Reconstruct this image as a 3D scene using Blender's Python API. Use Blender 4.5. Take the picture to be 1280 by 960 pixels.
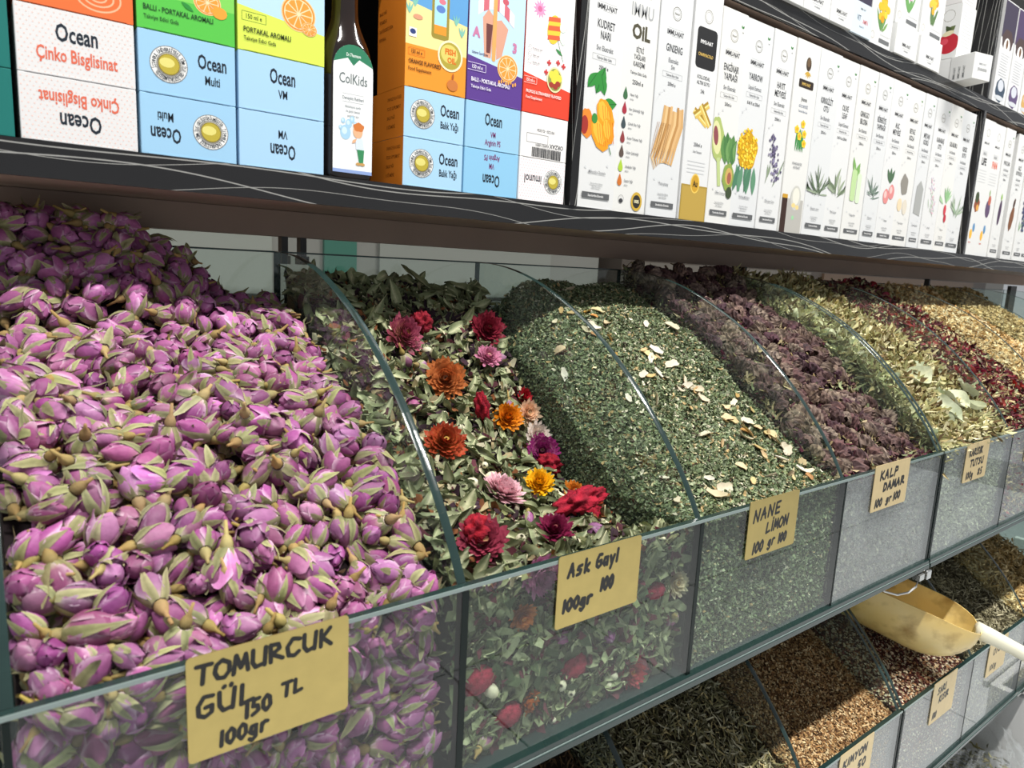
import bpy, math, random
import numpy as np
from mathutils import Matrix, Vector

SC = bpy.context.scene
COL = SC.collection
for o in list(bpy.data.objects):
    bpy.data.objects.remove(o)
random.seed(7)
R = random.Random(11)
NR = np.random.default_rng(5)

# ------------------------------------------------------------------ camera
FPX = 871.8
YAW, PIT, ROL = 0.65461, 0.16709, 0.05016
CAMP = np.array([-0.21703, -0.32222, 0.18653])
def cam_axes():
    cy, sy = math.cos(YAW), math.sin(YAW)
    f = np.array([sy * math.cos(PIT), cy * math.cos(PIT), -math.sin(PIT)])
    r = np.array([cy, -sy, 0.0]); u = np.cross(r, f)
    return (r * math.cos(ROL) + u * math.sin(ROL), -r * math.sin(ROL) + u * math.cos(ROL), f)
CR, CU, CF = cam_axes()
cd = bpy.data.cameras.new('camera')
cam = bpy.data.objects.new('camera', cd); COL.objects.link(cam)
m = Matrix.Identity(4)
for i in range(3):
    m[i][0] = CR[i]; m[i][1] = CU[i]; m[i][2] = -CF[i]; m[i][3] = CAMP[i]
cam.matrix_world = m
cd.sensor_fit = 'HORIZONTAL'; cd.sensor_width = 36; cd.lens = FPX / 1280 * 36
cd.clip_start = 0.01
cd.dof.use_dof = True; cd.dof.focus_distance = 0.72; cd.dof.aperture_fstop = 14.0
SC.camera = cam

# ------------------------------------------------------------------ world, lamps, exposure
w = bpy.data.worlds.new('world'); SC.world = w; w.use_nodes = True
w.node_tree.nodes['Background'].inputs[0].default_value = (0.93, 0.96, 1.0, 1)
w.node_tree.nodes['Background'].inputs[1].default_value = 0.40
def area(name, loc, rot, sx, sy, power, col=(1, .97, .92)):
    l = bpy.data.lights.new(name, 'AREA'); l.shape = 'RECTANGLE'; l.size = sx; l.size_y = sy
    l.energy = power; l.color = col
    o = bpy.data.objects.new(name, l); COL.objects.link(o); o.location = loc; o.rotation_euler = rot
    return o
area('ceiling_lamp', (-0.25, -0.62, 2.2), (math.radians(-16), 0, 0), 1.1, 0.07, 86)
area('ceiling_lamp', (1.75, -0.62, 2.2), (math.radians(-16), 0, 0), 1.1, 0.07, 100)
area('ceiling_lamp', (0.4, 1.25, 1.9), (0, 0, 0), 1.6, 0.1, 5, (1, .93, .85))  # added unseen lamp that brightens the shop space behind the bins
SC.view_settings.view_transform = 'Standard'; SC.view_settings.look = 'None'
SC.view_settings.gamma = 1; SC.view_settings.use_curve_mapping = False
SC.view_settings.exposure = 0.0
SC.cycles.transparent_max_bounces = 32
SC.cycles.max_bounces = 8
SC.cycles.caustics_reflective = False; SC.cycles.caustics_refractive = False
SC.cycles.use_denoising = True

# ------------------------------------------------------------------ helpers
def lin(h):
    if not isinstance(h, str): return tuple(h)
    h = h.lstrip('#'); v = [int(h[i:i + 2], 16) / 255 for i in (0, 2, 4)]
    return tuple(x / 12.92 if x <= .04045 else ((x + .055) / 1.055) ** 2.4 for x in v)

class NT:
    def __init__(s, name):
        s.m = bpy.data.materials.new(name); s.m.use_nodes = True
        s.t = s.m.node_tree; s.t.nodes.clear()
        s.out = s.n('ShaderNodeOutputMaterial')
    def n(s, typ, **kw):
        x = s.t.nodes.new(typ)
        for k, v in kw.items():
            if k.startswith('i_'):
                key = k[2:]
                key = int(key) if key.isdigit() else key.replace('_', ' ')
                x.inputs[key].default_value = v
            else: setattr(x, k, v)
        return x
    def l(s, a, b): s.t.links.new(a, b)
    def math(s, op, a, b=None):
        x = s.n('ShaderNodeMath', operation=op)
        for i, v in enumerate((a, b)):
            if v is None: continue
            if isinstance(v, (int, float)): x.inputs[i].default_value = v
            else: s.l(v, x.inputs[i])
        return x.outputs[0]
    def mix(s, fac, a, b, mode='MIX'):
        x = s.n('ShaderNodeMix', data_type='RGBA', blend_type=mode)
        for k, v in ((0, fac), (6, a), (7, b)):
            if isinstance(v, (int, float)): x.inputs[k].default_value = v
            elif isinstance(v, (tuple, list)): x.inputs[k].default_value = (*v[:3], 1)
            else: s.l(v, x.inputs[k])
        return x.outputs[2]

def mat_plain(name, col, rough=.5, metal=0, noise=0, nscale=40, bump=0, spec=.5, trans=0):
    t = NT(name); p = t.n('ShaderNodeBsdfPrincipled', i_Roughness=rough, i_Metallic=metal)
    p.inputs['Specular IOR Level'].default_value = spec
    c = lin(col); p.inputs['Base Color'].default_value = (*c, 1)
    if noise or bump:
        co = t.n('ShaderNodeTexCoord'); nz = t.n('ShaderNodeTexNoise', i_Scale=nscale, i_Detail=5)
        t.l(co.outputs['Object'], nz.inputs['Vector'])
        if noise:
            t.l(t.mix(nz.outputs['Fac'], tuple(x * (1 - noise) for x in c), tuple(min(1, x * (1 + noise)) for x in c)), p.inputs['Base Color'])
        if bump:
            b = t.n('ShaderNodeBump', i_Strength=bump, i_Distance=.002); t.l(nz.outputs['Fac'], b.inputs['Height']); t.l(b.outputs[0], p.inputs['Normal'])
    t.l(p.outputs[0], t.out.inputs[0]); return t.m

def mat_attr(name, rough=.6, var=.0, hue=0., noise=.0, nscale=300, bump=0, transl=0, spec=.3):
    """colour from the Col attribute, varied per object, with fine grain"""
    t = NT(name); p = t.n('ShaderNodeBsdfPrincipled', i_Roughness=rough)
    p.inputs['Specular IOR Level'].default_value = spec
    a = t.n('ShaderNodeAttribute', attribute_name='Col'); c = a.outputs['Color']
    if var or hue:
        oi = t.n('ShaderNodeObjectInfo')
        hs = t.n('ShaderNodeHueSaturation')
        t.l(t.math('ADD', t.math('MULTIPLY', oi.outputs['Random'], hue * 2), .5 - hue), hs.inputs['Hue'])
        r2 = t.math('FRACT', t.math('MULTIPLY', oi.outputs['Random'], 17.3))
        t.l(t.math('ADD', t.math('MULTIPLY', r2, var * 2), 1 - var), hs.inputs['Value'])
        r3 = t.math('FRACT', t.math('MULTIPLY', oi.outputs['Random'], 53.1))
        t.l(t.math('ADD', t.math('MULTIPLY', r3, var), 1 - var * .6), hs.inputs['Saturation'])
        t.l(c, hs.inputs['Color']); c = hs.outputs[0]
    if noise or bump:
        co = t.n('ShaderNodeTexCoord'); nz = t.n('ShaderNodeTexNoise', i_Scale=nscale, i_Detail=3)
        t.l(co.outputs['Object'], nz.inputs['Vector'])
        if noise:
            f = t.math('ADD', t.math('MULTIPLY', nz.outputs['Fac'], noise * 2), 1 - noise)
            cc = t.n('ShaderNodeCombineColor')
            for i in range(3): t.l(f, cc.inputs[i])
            c = t.mix(1.0, c, cc.outputs[0], 'MULTIPLY')
        if bump:
            b = t.n('ShaderNodeBump', i_Strength=bump, i_Distance=.001); t.l(nz.outputs['Fac'], b.inputs['Height']); t.l(b.outputs[0], p.inputs['Normal'])
    t.l(c, p.inputs['Base Color'])
    sh = p.outputs[0]
    if transl:
        tr = t.n('ShaderNodeBsdfTranslucent'); t.l(c, tr.inputs[0])
        mx = t.n('ShaderNodeMixShader', i_0=transl); t.l(sh, mx.inputs[1]); t.l(tr.outputs[0], mx.inputs[2]); sh = mx.outputs[0]
    t.l(sh, t.out.inputs[0]); return t.m

def mat_glass(name, tint=(.93, .97, .955), dust=.05, rough=.015, seed=0., ior=1.6):
    t = NT(name)
    tr = t.n('ShaderNodeBsdfTransparent'); tr.inputs[0].default_value = (*tint, 1)
    gl = t.n('ShaderNodeBsdfGlossy', i_Roughness=rough); gl.inputs[0].default_value = (1, 1, 1, 1)
    fr = t.n('ShaderNodeFresnel', i_IOR=ior)
    m1 = t.n('ShaderNodeMixShader'); ge = t.n('ShaderNodeNewGeometry'); t.l(t.math('MULTIPLY', fr.outputs[0], t.math('SUBTRACT', 1, ge.outputs['Backfacing'])), m1.inputs[0]); t.l(tr.outputs[0], m1.inputs[1]); t.l(gl.outputs[0], m1.inputs[2])
    co = t.n('ShaderNodeTexCoord'); mp = t.n('ShaderNodeMapping'); mp.inputs['Location'].default_value = (seed, 0, 0)
    t.l(co.outputs['Object'], mp.inputs[0])
    n1 = t.n('ShaderNodeTexNoise', i_Scale=9, i_Detail=6, i_Roughness=.7); t.l(mp.outputs[0], n1.inputs['Vector'])
    n2 = t.n('ShaderNodeTexNoise', i_Scale=260, i_Detail=4); t.l(mp.outputs[0], n2.inputs['Vector'])
    d = t.math('MULTIPLY', t.math('MULTIPLY', n1.outputs[0], n2.outputs[0]), dust * 4)
    df = t.n('ShaderNodeBsdfDiffuse'); df.inputs[0].default_value = (.78, .83, .84, 1)
    m2 = t.n('ShaderNodeMixShader'); t.l(d, m2.inputs[0]); t.l(m1.outputs[0], m2.inputs[1]); t.l(df.outputs[0], m2.inputs[2])
    t.l(m2.outputs[0], t.out.inputs[0]); return t.m

def mat_laminate(vert=False):
    """black laminate with thin pale wavy lines running along the board"""
    t = NT('black laminate with wavy lines'); p = t.n('ShaderNodeBsdfPrincipled', i_Roughness=.25)
    co = t.n('ShaderNodeTexCoord'); sp = t.n('ShaderNodeSeparateXYZ'); t.l(co.outputs['Object'], sp.inputs[0])
    X = sp.outputs[2] if vert else sp.outputs[0]
    Z = t.math('ADD', sp.outputs[0], sp.outputs[1]) if vert else t.math('ADD', sp.outputs[2], sp.outputs[1])
    tot = None
    for k1, a1, k2, a2, per, ph, th in ((9, .010, 23, .003, .021, .3, .022), (6, .014, 17, .004, .029, 1.9, .016), (13, .007, 31, .002, .017, 4.1, .014)):
        s1 = t.math('MULTIPLY', t.math('SINE', t.math('ADD', t.math('MULTIPLY', X, k1), ph)), a1)
        s2 = t.math('MULTIPLY', t.math('SINE', t.math('ADD', t.math('MULTIPLY', X, k2), ph * 3)), a2)
        q = t.math('FRACT', t.math('MULTIPLY', t.math('ADD', Z, t.math('ADD', s1, s2)), 1 / per))
        l = t.math('LESS_THAN', t.math('ABSOLUTE', t.math('SUBTRACT', q, .5)), th)
        tot = l if tot is None else t.math('MAXIMUM', tot, l)
    n2 = t.n('ShaderNodeTexNoise', i_Scale=3, i_Detail=4); t.l(co.outputs['Object'], n2.inputs['Vector'])
    base = t.mix(n2.outputs[0], lin('#121212'), lin('#2a2a2c'))
    t.l(t.mix(t.math('MULTIPLY', tot, .75), base, lin('#a8a8a4')), p.inputs['Base Color'])
    t.l(p.outputs[0], t.out.inputs[0]); return t.m

def mat_tile():
    t = NT('pale floor tile'); p = t.n('ShaderNodeBsdfPrincipled', i_Roughness=.35)
    co = t.n('ShaderNodeTexCoord'); nz = t.n('ShaderNodeTexNoise', i_Scale=6, i_Detail=6); t.l(co.outputs['Object'], nz.inputs['Vector'])
    t.l(t.mix(nz.outputs[0], lin('#d4d8da'), lin('#eceeee')), p.inputs['Base Color'])
    t.l(p.outputs[0], t.out.inputs[0]); return t.m

M = {}
M['print'] = mat_attr('printed ink on carton', rough=.42, spec=.4)
M['bud'] = mat_attr('dried rose petal', rough=.55, var=.3, hue=.025, noise=.22, nscale=420, bump=.25, transl=.12)
M['green'] = mat_attr('dried green sepal', rough=.75, var=.22, hue=.02, noise=.25, nscale=350, bump=.3)
M['leaf'] = mat_attr('dried leaf', rough=.75, var=.2, hue=.015, noise=.22, nscale=260, bump=.3, transl=.15)
M['petal'] = mat_attr('papery strawflower petal', rough=.5, var=.05, noise=.15, nscale=500, transl=.2)
M['flake'] = mat_attr('crumbled dried herb', rough=.8, noise=.3, nscale=500)
M['velvet'] = mat_attr('velvety cockscomb', rough=.9, noise=.35, nscale=700, bump=.8)
M['glass'] = mat_glass('clear shop glass', dust=.015)
M['glass_front'] = mat_glass('dusty front glass', dust=.006, seed=3., ior=1.45)
M['glass_dust_sheen'] = mat_glass('front glass with dust and painted sheen', dust=.10, seed=9., ior=1.8)  # dust film whose pale bluish colour also paints reflected light
M['edge'] = mat_plain('green cut glass edge', '#1f312f', .16, spec=.5, noise=.25, nscale=60)
M['edge_lit'] = mat_plain('pale bevelled glass edge', '#7c8b88', .15, spec=.8)  # lit copy of the edge: pale colour paints light caught along it
M['seam'] = mat_plain('dark green glass joint', '#0c1816', .35, spec=.2)
M['lam'] = mat_laminate(); M['lamv'] = mat_laminate(True)
M['brown'] = mat_plain('brown painted underside', '#8a7567', .55, noise=.2, nscale=12)
M['black'] = mat_plain('black metal', '#101010', .4)
M['dark'] = mat_plain('dark back board', '#1c1a19', .6, noise=.2, nscale=10)
M['gold'] = mat_plain('brushed gold plate', '#bca868', .33, metal=.75, noise=.12, nscale=90)
M['marker'] = mat_plain('black marker ink', '#0d0c0b', .45)
M['wall'] = mat_plain('painted wall', '#8d8a84', .7, noise=.05, nscale=4)
M['tile'] = mat_tile()
M['grout'] = mat_plain('grey grout', '#6e6e6a', .9)

def link(name, me, mat=None, parent=None, loc=None):
    o = bpy.data.objects.new(name, me); COL.objects.link(o)
    if mat is not None and me is not None and not me.materials:
        for x in (mat if isinstance(mat, (list, tuple)) else [mat]): me.materials.append(x)
    if parent is not None: o.parent = parent
    if loc is not None: o.location = loc
    return o
def tag(o, label=None, cat=None, group=None, kind=None):
    if label: o['label'] = label
    if cat: o['category'] = cat
    if group: o['group'] = group
    if kind: o['kind'] = kind
    return o
def copy_tree(o, parent=None):
    c = o.copy(); COL.objects.link(c)
    if parent is not None: c.parent = parent
    for ch in o.children: copy_tree(ch, c)
    return c
def empty(name, loc, rot=(0, 0, 0)):
    o = bpy.data.objects.new(name, None); COL.objects.link(o); o.location = loc; o.rotation_euler = rot; o.empty_display_size = .02
    return o

class G:
    """triangle soup with a colour per vertex"""
    def __init__(s): s.V = []; s.F = []; s.C = []; s.MI = []
    def add(s, V, F, C, mi=0):
        b = len(s.V); s.V += [tuple(v) for v in V]
        if len(C) == 3 and not isinstance(C[0], (tuple, list, np.ndarray)): C = [tuple(C)] * len(V)
        s.C += [tuple(c) for c in C]
        for f in F:
            for k in range(1, len(f) - 1): s.F.append((b + f[0], b + f[k], b + f[k + 1])); s.MI.append(mi)
    def grid(s, nu, nv, fn, col, wrap=False, mi=0):
        V, C, F = [], [], []
        for i in range(nu):
            for j in range(nv):
                u = i / (nu - 1); v = j / (nv if wrap else nv - 1)
                p = fn(u, v); V.append(p); C.append(col(u, v) if callable(col) else col)
        nj = nv if wrap else nv - 1
        for i in range(nu - 1):
            for j in range(nj):
                j2 = (j + 1) % nv
                F.append((i * nv + j, i * nv + j2, (i + 1) * nv + j2, (i + 1) * nv + j))
        s.add(V, F, C, mi)
    def box(s, a, b, col=(1, 1, 1), mi=0, faces=None):
        x0, y0, z0 = a; x1, y1, z1 = b
        V = [(x0, y0, z0), (x1, y0, z0), (x1, y1, z0), (x0, y1, z0), (x0, y0, z1), (x1, y0, z1), (x1, y1, z1), (x0, y1, z1)]
        F = {'-z': (0, 3, 2, 1), '+z': (4, 5, 6, 7), '-y': (0, 1, 5, 4), '+x': (1, 2, 6, 5), '+y': (2, 3, 7, 6), '-x': (3, 0, 4, 7)}
        s.add(V, [F[k] for k in (faces or F)], col, mi)
    def tube(s, pts, rads, col, n=6, cap=True):
        pts = [np.array(p, float) for p in pts]
        if not hasattr(rads, '__len__'): rads = [rads] * len(pts)
        V, C, F = [], [], []
        for i, p in enumerate(pts):
            d = pts[min(i + 1, len(pts) - 1)] - pts[max(i - 1, 0)]; d = d / (np.linalg.norm(d) + 1e-12)
            a = np.cross(d, (0, 0, 1) if abs(d[2]) < .9 else (1, 0, 0)); a /= np.linalg.norm(a); b = np.cross(d, a)
            for k in range(n):
                t = 2 * math.pi * k / n; V.append(p + rads[i] * (a * math.cos(t) + b * math.sin(t)))
                C.append(col(i / (len(pts) - 1)) if callable(col) else col)
        for i in range(len(pts) - 1):
            for k in range(n):
                k2 = (k + 1) % n; F.append((i * n + k, i * n + k2, (i + 1) * n + k2, (i + 1) * n + k))
        if cap: F.append(tuple(range(n))[::-1]); F.append(tuple((len(pts) - 1) * n + k for k in range(n)))
        s.add(V, F, C)
    def arrays(s):
        return np.array(s.V, np.float32), np.array(s.F, np.int32), np.array(s.C, np.float32)
    def mesh(s, name, smooth=True):
        me = mesh_np(name, *s.arrays(), smooth=smooth)
        if any(s.MI): me.polygons.foreach_set('material_index', s.MI)
        return me
def mesh_np(name, V, F, C=None, smooth=True):
    me = bpy.data.meshes.new(name)
    V = np.asarray(V, np.float32); F = np.asarray(F, np.int32)
    me.vertices.add(len(V)); me.vertices.foreach_set('co', V.ravel())
    me.loops.add(F.size); me.loops.foreach_set('vertex_index', F.ravel())
    me.polygons.add(len(F)); me.polygons.foreach_set('loop_start', np.arange(0, F.size, 3, dtype=np.int32))
    me.polygons.foreach_set('use_smooth', np.full(len(F), smooth))
    if C is not None:
        a = me.attributes.new('Col', 'FLOAT_COLOR', 'POINT')
        C4 = np.ones((len(V), 4), np.float32); C4[:, :3] = C; a.data.foreach_set('color', C4.ravel())
    me.update(calc_edges=True); return me
def merge(variants, T, tint=None):
    """variants: (V,F,C) list; T: list of (variant, 3x3, loc, tint)"""
    Vs, Fs, Cs, off = [], [], [], 0
    for k, (V, F, C) in enumerate(variants):
        sel = [t for t in T if t[0] == k]
        if not sel: continue
        A = np.array([t[1] for t in sel], np.float32); L = np.array([t[2] for t in sel], np.float32); Q = np.array([t[3] for t in sel], np.float32)
        VV = np.einsum('nij,vj->nvi', A, V) + L[:, None, :]
        CC = np.clip(C[None] * Q[:, None, :], 0, 1)
        FF = F[None] + (np.arange(len(sel)) * len(V))[:, None, None] + off
        Vs.append(VV.reshape(-1, 3)); Cs.append(CC.reshape(-1, 3)); Fs.append(FF.reshape(-1, 3)); off += len(sel) * len(V)
    if not Vs: return np.zeros((0, 3), np.float32), np.zeros((0, 3), np.int32), np.zeros((0, 3), np.float32)
    return np.concatenate(Vs), np.concatenate(Fs), np.concatenate(Cs)
def join_np(parts):
    off = 0; Vs, Fs, Cs = [], [], []
    for V, F, C in parts:
        Vs.append(V); Fs.append(np.asarray(F) + off); Cs.append(C); off += len(V)
    return np.concatenate(Vs), np.concatenate(Fs), np.concatenate(Cs)
def frame(n, ang, d=None):
    """3x3 with local z along n, spun by ang"""
    n = np.array(n, float); n /= np.linalg.norm(n)
    a = np.cross(n, (0, 0, 1.) if abs(n[2]) < .95 else (1., 0, 0)); a /= np.linalg.norm(a); b = np.cross(n, a)
    c, s = math.cos(ang), math.sin(ang)
    return np.stack([a * c + b * s, -a * s + b * c, n], 1)
def m4(A, L, s=1.):
    mm = Matrix.Identity(4)
    for i in range(3):
        for j in range(3): mm[i][j] = A[i][j] * s
        mm[i][3] = L[i]
    return mm
def proj(p):
    d = np.asarray(p, float) - CAMP; z = d @ CF
    if z < .02: return None
    return 640 + FPX * (d @ CR) / z, 480 - FPX * (d @ CU) / z, z
def inview(p, mg=90):
    q = proj(p); return q is not None and -mg < q[0] < 1280 + mg and -mg < q[1] < 960 + mg
def ray(x, y): return CF + CR * (x - 640) / FPX - CU * (y - 480) / FPX
def bez(box):
    pass
def boxmesh(name, a, b, bev=0):
    g = G(); g.box(a, b); return g.mesh(name, False)
def beveled(name, a, b, bev):
    import bmesh
    bm = bmesh.new(); bmesh.ops.create_cube(bm, size=1)
    for v in bm.verts:
        v.co = Vector([a[i] + (v.co[i] + .5) * (b[i] - a[i]) for i in range(3)])
    bmesh.ops.bevel(bm, geom=bm.edges[:], offset=bev, segments=1, affect='EDGES')
    me = bpy.data.meshes.new(name); bm.to_mesh(me); bm.free(); return me

# ------------------------------------------------------------------ setting
FZ = -1.1
g = G(); g.box((-3, -3.2, FZ - .1), (6, 1.9, FZ - .006)); fl = link('floor', g.mesh('floor', False), M['grout']); fl['kind'] = 'structure'
tm = beveled('floor_tile', (-.2965, -.2965, -.006), (.2965, .2965, 0), .002); tm.materials.append(M['tile'])
for i in range(13):
    for j in range(8):
        x, y = -2.4 + .6 * i, -2.9 + .6 * j
        t_ = link('floor_tile', tm, None, fl); t_.location = (x, y, FZ)
g = G(); g.box((-3, 1.7, FZ), (6, 1.8, 2.4)); o = link('wall_back', g.mesh('wall_back', False), M['wall']); o['kind'] = 'structure'

# ------------------------------------------------------------------ wall shelf
YS = .22; ZS = .2494; ZU = .522
shelf = empty('display_shelf', (.6, .34, ZS))
tag(shelf, 'black marbled laminate shelving with two boards above the glass bins', 'shelf')
def part(name, me, mat, parent, at=None):
    o = link(name, me, mat, parent)
    o.matrix_parent_inverse = Matrix.Identity(4)
    o.location = -Vector(parent.location) if parent.parent is None else (0, 0, 0)
    if parent.rotation_euler.z: o.location = (0, 0, 0)
    return o
for z in (ZS, ZU):
    g = G(); g.box((-.75, YS, z - .0225), (2.9, YS + .004, z)); g.box((-.75, YS + .004, z - .004), (2.9, .475, z - .0))
    b = part('shelf_board', g.mesh('shelf_board', False), M['lam'], shelf)
    g = G(); g.box((-.75, YS + .0045, z - .0222), (2.9, .474, z - .0045)); uo = link('board_underside', g.mesh('board_underside', False), M['brown'], b)
for x in (.2635, 1.224, 2.35):
    g = G(); g.box((x - .005, YS - .002, ZS + .0002), (x + .005, .47, ZU - .0228)); part('upright', g.mesh('upright', False), M['lamv'], shelf)
    g = G(); g.box((x - .005, YS - .002, ZU + .0002), (x + .005, .47, .95)); part('upright', g.mesh('upright', False), M['lamv'], shelf)
g = G(); g.box((-.75, .476, ZS - .02), (2.9, .486, .95)); part('back_panel', g.mesh('back_panel', False), M['dark'], shelf)
g = G(); g.box((-.75, .34, .2035), (2.9, .37, .2268)); part('support_rail', g.mesh('support_rail', False), M['brown'], shelf)
for x in (.012, .030, .72, .74, 1.4):
    g = G(); g.box((x, .342, .182), (x + .006, .352, .2034)); g.box((x - .001, .338, .178), (x + .007, .354, .186)); part('bracket', g.mesh('bracket', False), M['black'], shelf)

# things beyond the glass, seen through the gap under the shelf
def far_box(name, label, cat, a, b, col, panels):
    r = empty(name, ((a[0] + b[0]) / 2, (a[1] + b[1]) / 2, a[2])); tag(r, label, cat)
    g = G(); g.box(a, b); part('cabinet_body', g.mesh(name, False), mat_plain(name + ' paint', col, .5), r)
    for (p, q, c) in panels:
        g = G(); g.box(p, q); part('panel', g.mesh('panel', False), mat_plain('panel paint', c, .4), r)
far_box('white_cabinet', 'white cabinet with dark posts seen through the gap above the rosebuds', 'cabinet', (-.1, 1.25, FZ), (1.3, 1.6, .31), '#7d7e79',
        [((-.02, 1.24, .1), (.3, 1.25, .27), '#8e938c'), ((.42, 1.24, .1), (.5, 1.25, .29), '#3e6b5e'), ((.56, 1.24, .1), (1.1, 1.25, .28), '#868a84')])
far_box('wooden_crate_stack', 'stack of tan wooden crates seen behind the left end of the rosebud bin', 'crate', (-1.1, 1.0, FZ), (-.28, 1.4, .27), '#a57c52',
        [((-1.05, .99, .2), (-.3, 1.0, .255), '#d9b68c'), ((-1.05, .99, .1), (-.3, 1.0, .18), '#e6c9a2')])
far_box('grey_counter', 'grey counter beyond the glass bins on the right', 'counter', (1.35, 1.2, FZ), (4.2, 1.6, .26), '#4a433d',
        [((1.4, 1.19, .05), (2.4, 1.2, .22), '#6a655e'), ((2.5, 1.19, .05), (4, 1.2, .22), '#5c4a3a')])

# ------------------------------------------------------------------ glass bins
W = .22
ARC = [(0, 0), (.006, .012), (.012, .022), (.031, .046), (.06, .078), (.091, .106), (.133, .137), (.18, .160), (.217, .175), (.27, .187), (.32, .189)]
def arc_z(y): return float(np.interp(y, [a[0] for a in ARC], [a[1] for a in ARC]))
def smooth_arc(n=28):
    ys = np.array([a[0] for a in ARC]); zs = np.array([a[1] for a in ARC])
    s = np.concatenate([[0], np.cumsum(np.hypot(np.diff(ys), np.diff(zs)))]); q = np.linspace(0, s[-1], n)
    y = np.interp(q, s, ys); z = np.interp(q, s, zs)
    for _ in range(3):
        y[1:-1] = (y[:-2] + 2 * y[1:-1] + y[2:]) / 4; z[1:-1] = (z[:-2] + 2 * z[1:-1] + z[2:]) / 4
    return list(zip(y, z))
def divider_mesh(h, th=.0062, arc=None):
    """glass blade: two clear sides (slot 0), cut edge (slot 1)"""
    a = smooth_arc(); base = [(.32, -h), (0, -h)]
    P = a + base; g = G(); n = len(P)
    V = [(-th / 2, y, z) for y, z in P] + [(th / 2, y, z) for y, z in P]
    g.add(V, [tuple(range(n))[::-1]], (1, 1, 1), 0); g.add(V, [tuple(range(n, 2 * n))], (1, 1, 1), 0)
    # triangulate fan from the base corner so that the concave-free blade stays clean
    g.V, g.F, g.C, g.MI = [], [], [], []
    g.add(V, [], (1, 1, 1))
    for i in range(n - 2):
        g.F.append((n - 1, i + 1, i)); g.MI.append(0); g.F.append((2 * n - 1, n + i, n + i + 1)); g.MI.append(0)
    me = g.mesh('divider', False)
    me.materials.append(M['glass'])
    e = G()
    for i in range(len(a) - 1):
        (y0, z0), (y1, z1) = a[i], a[i + 1]
        dy, dz = y1 - y0, z1 - z0; L = math.hypot(dy, dz); ny, nz = -dz / L * .0004, dy / L * .0004
        e.add([(-th / 2, y0, z0), (th / 2, y0, z0), (th / 2, y1, z1), (-th / 2, y1, z1),
               (-th * .3, y0 + ny, z0 + nz), (th * .3, y0 + ny, z0 + nz), (th * .3, y1 + ny, z1 + nz), (-th * .3, y1 + ny, z1 + nz)],
              [(4, 5, 6, 7), (0, 4, 7, 3), (5, 1, 2, 6)], (1, 1, 1))
    e.add([(-th / 2, .32, .189), (th / 2, .32, .189), (th / 2, .32, -h), (-th / 2, .32, -h)], [(0, 1, 2, 3)], (1, 1, 1))
    ee = e.mesh('cut_edge', True); ee.materials.append(M['edge'])
    return me, ee
def glass_unit(label, x0, x1, zt, h, divs, fronts, name='glass_bin'):
    r = empty(name, ((x0 + x1) / 2, .16, zt - h)); tag(r, label, 'display bin')
    inv = -Vector(r.location)
    def P(nm, me, mat, par=r):
        o = link(nm, me, mat, par)
        if par is r: o.location = inv
        return o
    # front pane: split into sections so that each bin's dust and painted sheen differ
    for i, (a, b, mt) in enumerate(fronts):
        g = G(); g.box((a, -.005, zt - h), (b, -.0008, zt - .0006), faces=['-y', '+y']); fp = P('front_pane', g.mesh('front_pane', False), M[mt])
        g = G(); g.box((a, -.0049, zt - .0006), (b, 0, zt), faces=['+z', '+y']); P('rim', g.mesh('rim', False), M['edge'], fp)
        g = G(); g.box((a, -.0056, zt - .0022), (b, -.0049, zt + .0001)); P('bevel', g.mesh('bevel', False), M['edge_lit'], fp)
    g = G(); g.box((x0, .3195, zt - h), (x1, .3235, zt + .188), faces=['-y', '+y']); bp = P('back_pane', g.mesh('back_pane', False), M['glass'])
    g = G(); g.box((x0, .319, zt + .188), (x1, .324, zt + .1895)); P('rim', g.mesh('rim', False), M['edge'], bp)
    g = G(); g.box((x0, -.008, zt - h - .004), (x1, .325, zt - h)); g.box((x0, -.0092, zt - h - .0095), (x1, .325, zt - h - .0048)); P('base_rail', g.mesh('base_rail', False), M['edge'])
    g = G(); g.box((x0, -.0086, zt - h - .0049), (x1, -.006, zt - h - .0039)); P('rail_line', g.mesh('rail_line', False), M['edge_lit'])
    me, ee = divider_mesh(h)
    for x, th in divs:
        d = link('divider', me, None, r); d.location = inv + Vector((x, 0, zt)); c = link('cut_edge', ee, None, d)
        g = G(); g.box((x - th / 2, -.0053, zt - h), (x + th / 2, .0008, zt - .003)); P('joint', g.mesh('joint', False), M['seam'])
    return r
H = .1313; ZL = -.3288
glass_unit('nearest upper glass display bin unit, holding the rosebuds, flower mix and crumbled mint', -.2215, .6575, 0, H,
           [(-.2195, .003), (0, .0048), (.22, .0042), (.44, .0022), (.655, .004)],
           [(-.2215, 0, 'glass_front'), (0, .22, 'glass_front'), (.22, .44, 'glass_front'), (.44, .6575, 'glass_dust_sheen')])
glass_unit('farther upper glass bin unit with pale leaves and red petals, right of the joint', .6615, 1.765, 0, H,
           [(.6645, .004), (.88, .0022), (1.1, .0022), (1.32, .0022), (1.54, .002), (1.762, .004)], [(.6615, 1.765, 'glass_dust_sheen')])
glass_unit('lower glass display bin unit at the bottom centre, holding brown seeds', -.2215, .6575, ZL, H,
           [(-.2195, .003), (0, .004), (.22, .004), (.44, .0022), (.655, .004)], [(-.2215, .6575, 'glass_dust_sheen')])
glass_unit('lower glass display bin unit at the right, holding the scoop', .6615, 1.765, ZL, H,
           [(.6645, .004), (.88, .0022), (1.1, .004), (1.32, .0022), (1.54, .002), (1.762, .004)], [(.6615, 1.765, 'glass_dust_sheen')])
st = empty('bin_stand', (.66, .345, FZ))
for x in (-.6, .66, 1.9):
    g = G(); g.box((x - .02, .343, FZ), (x + .02, .351, .2)); part('post', g.mesh('post', False), M['black'], st)
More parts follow.
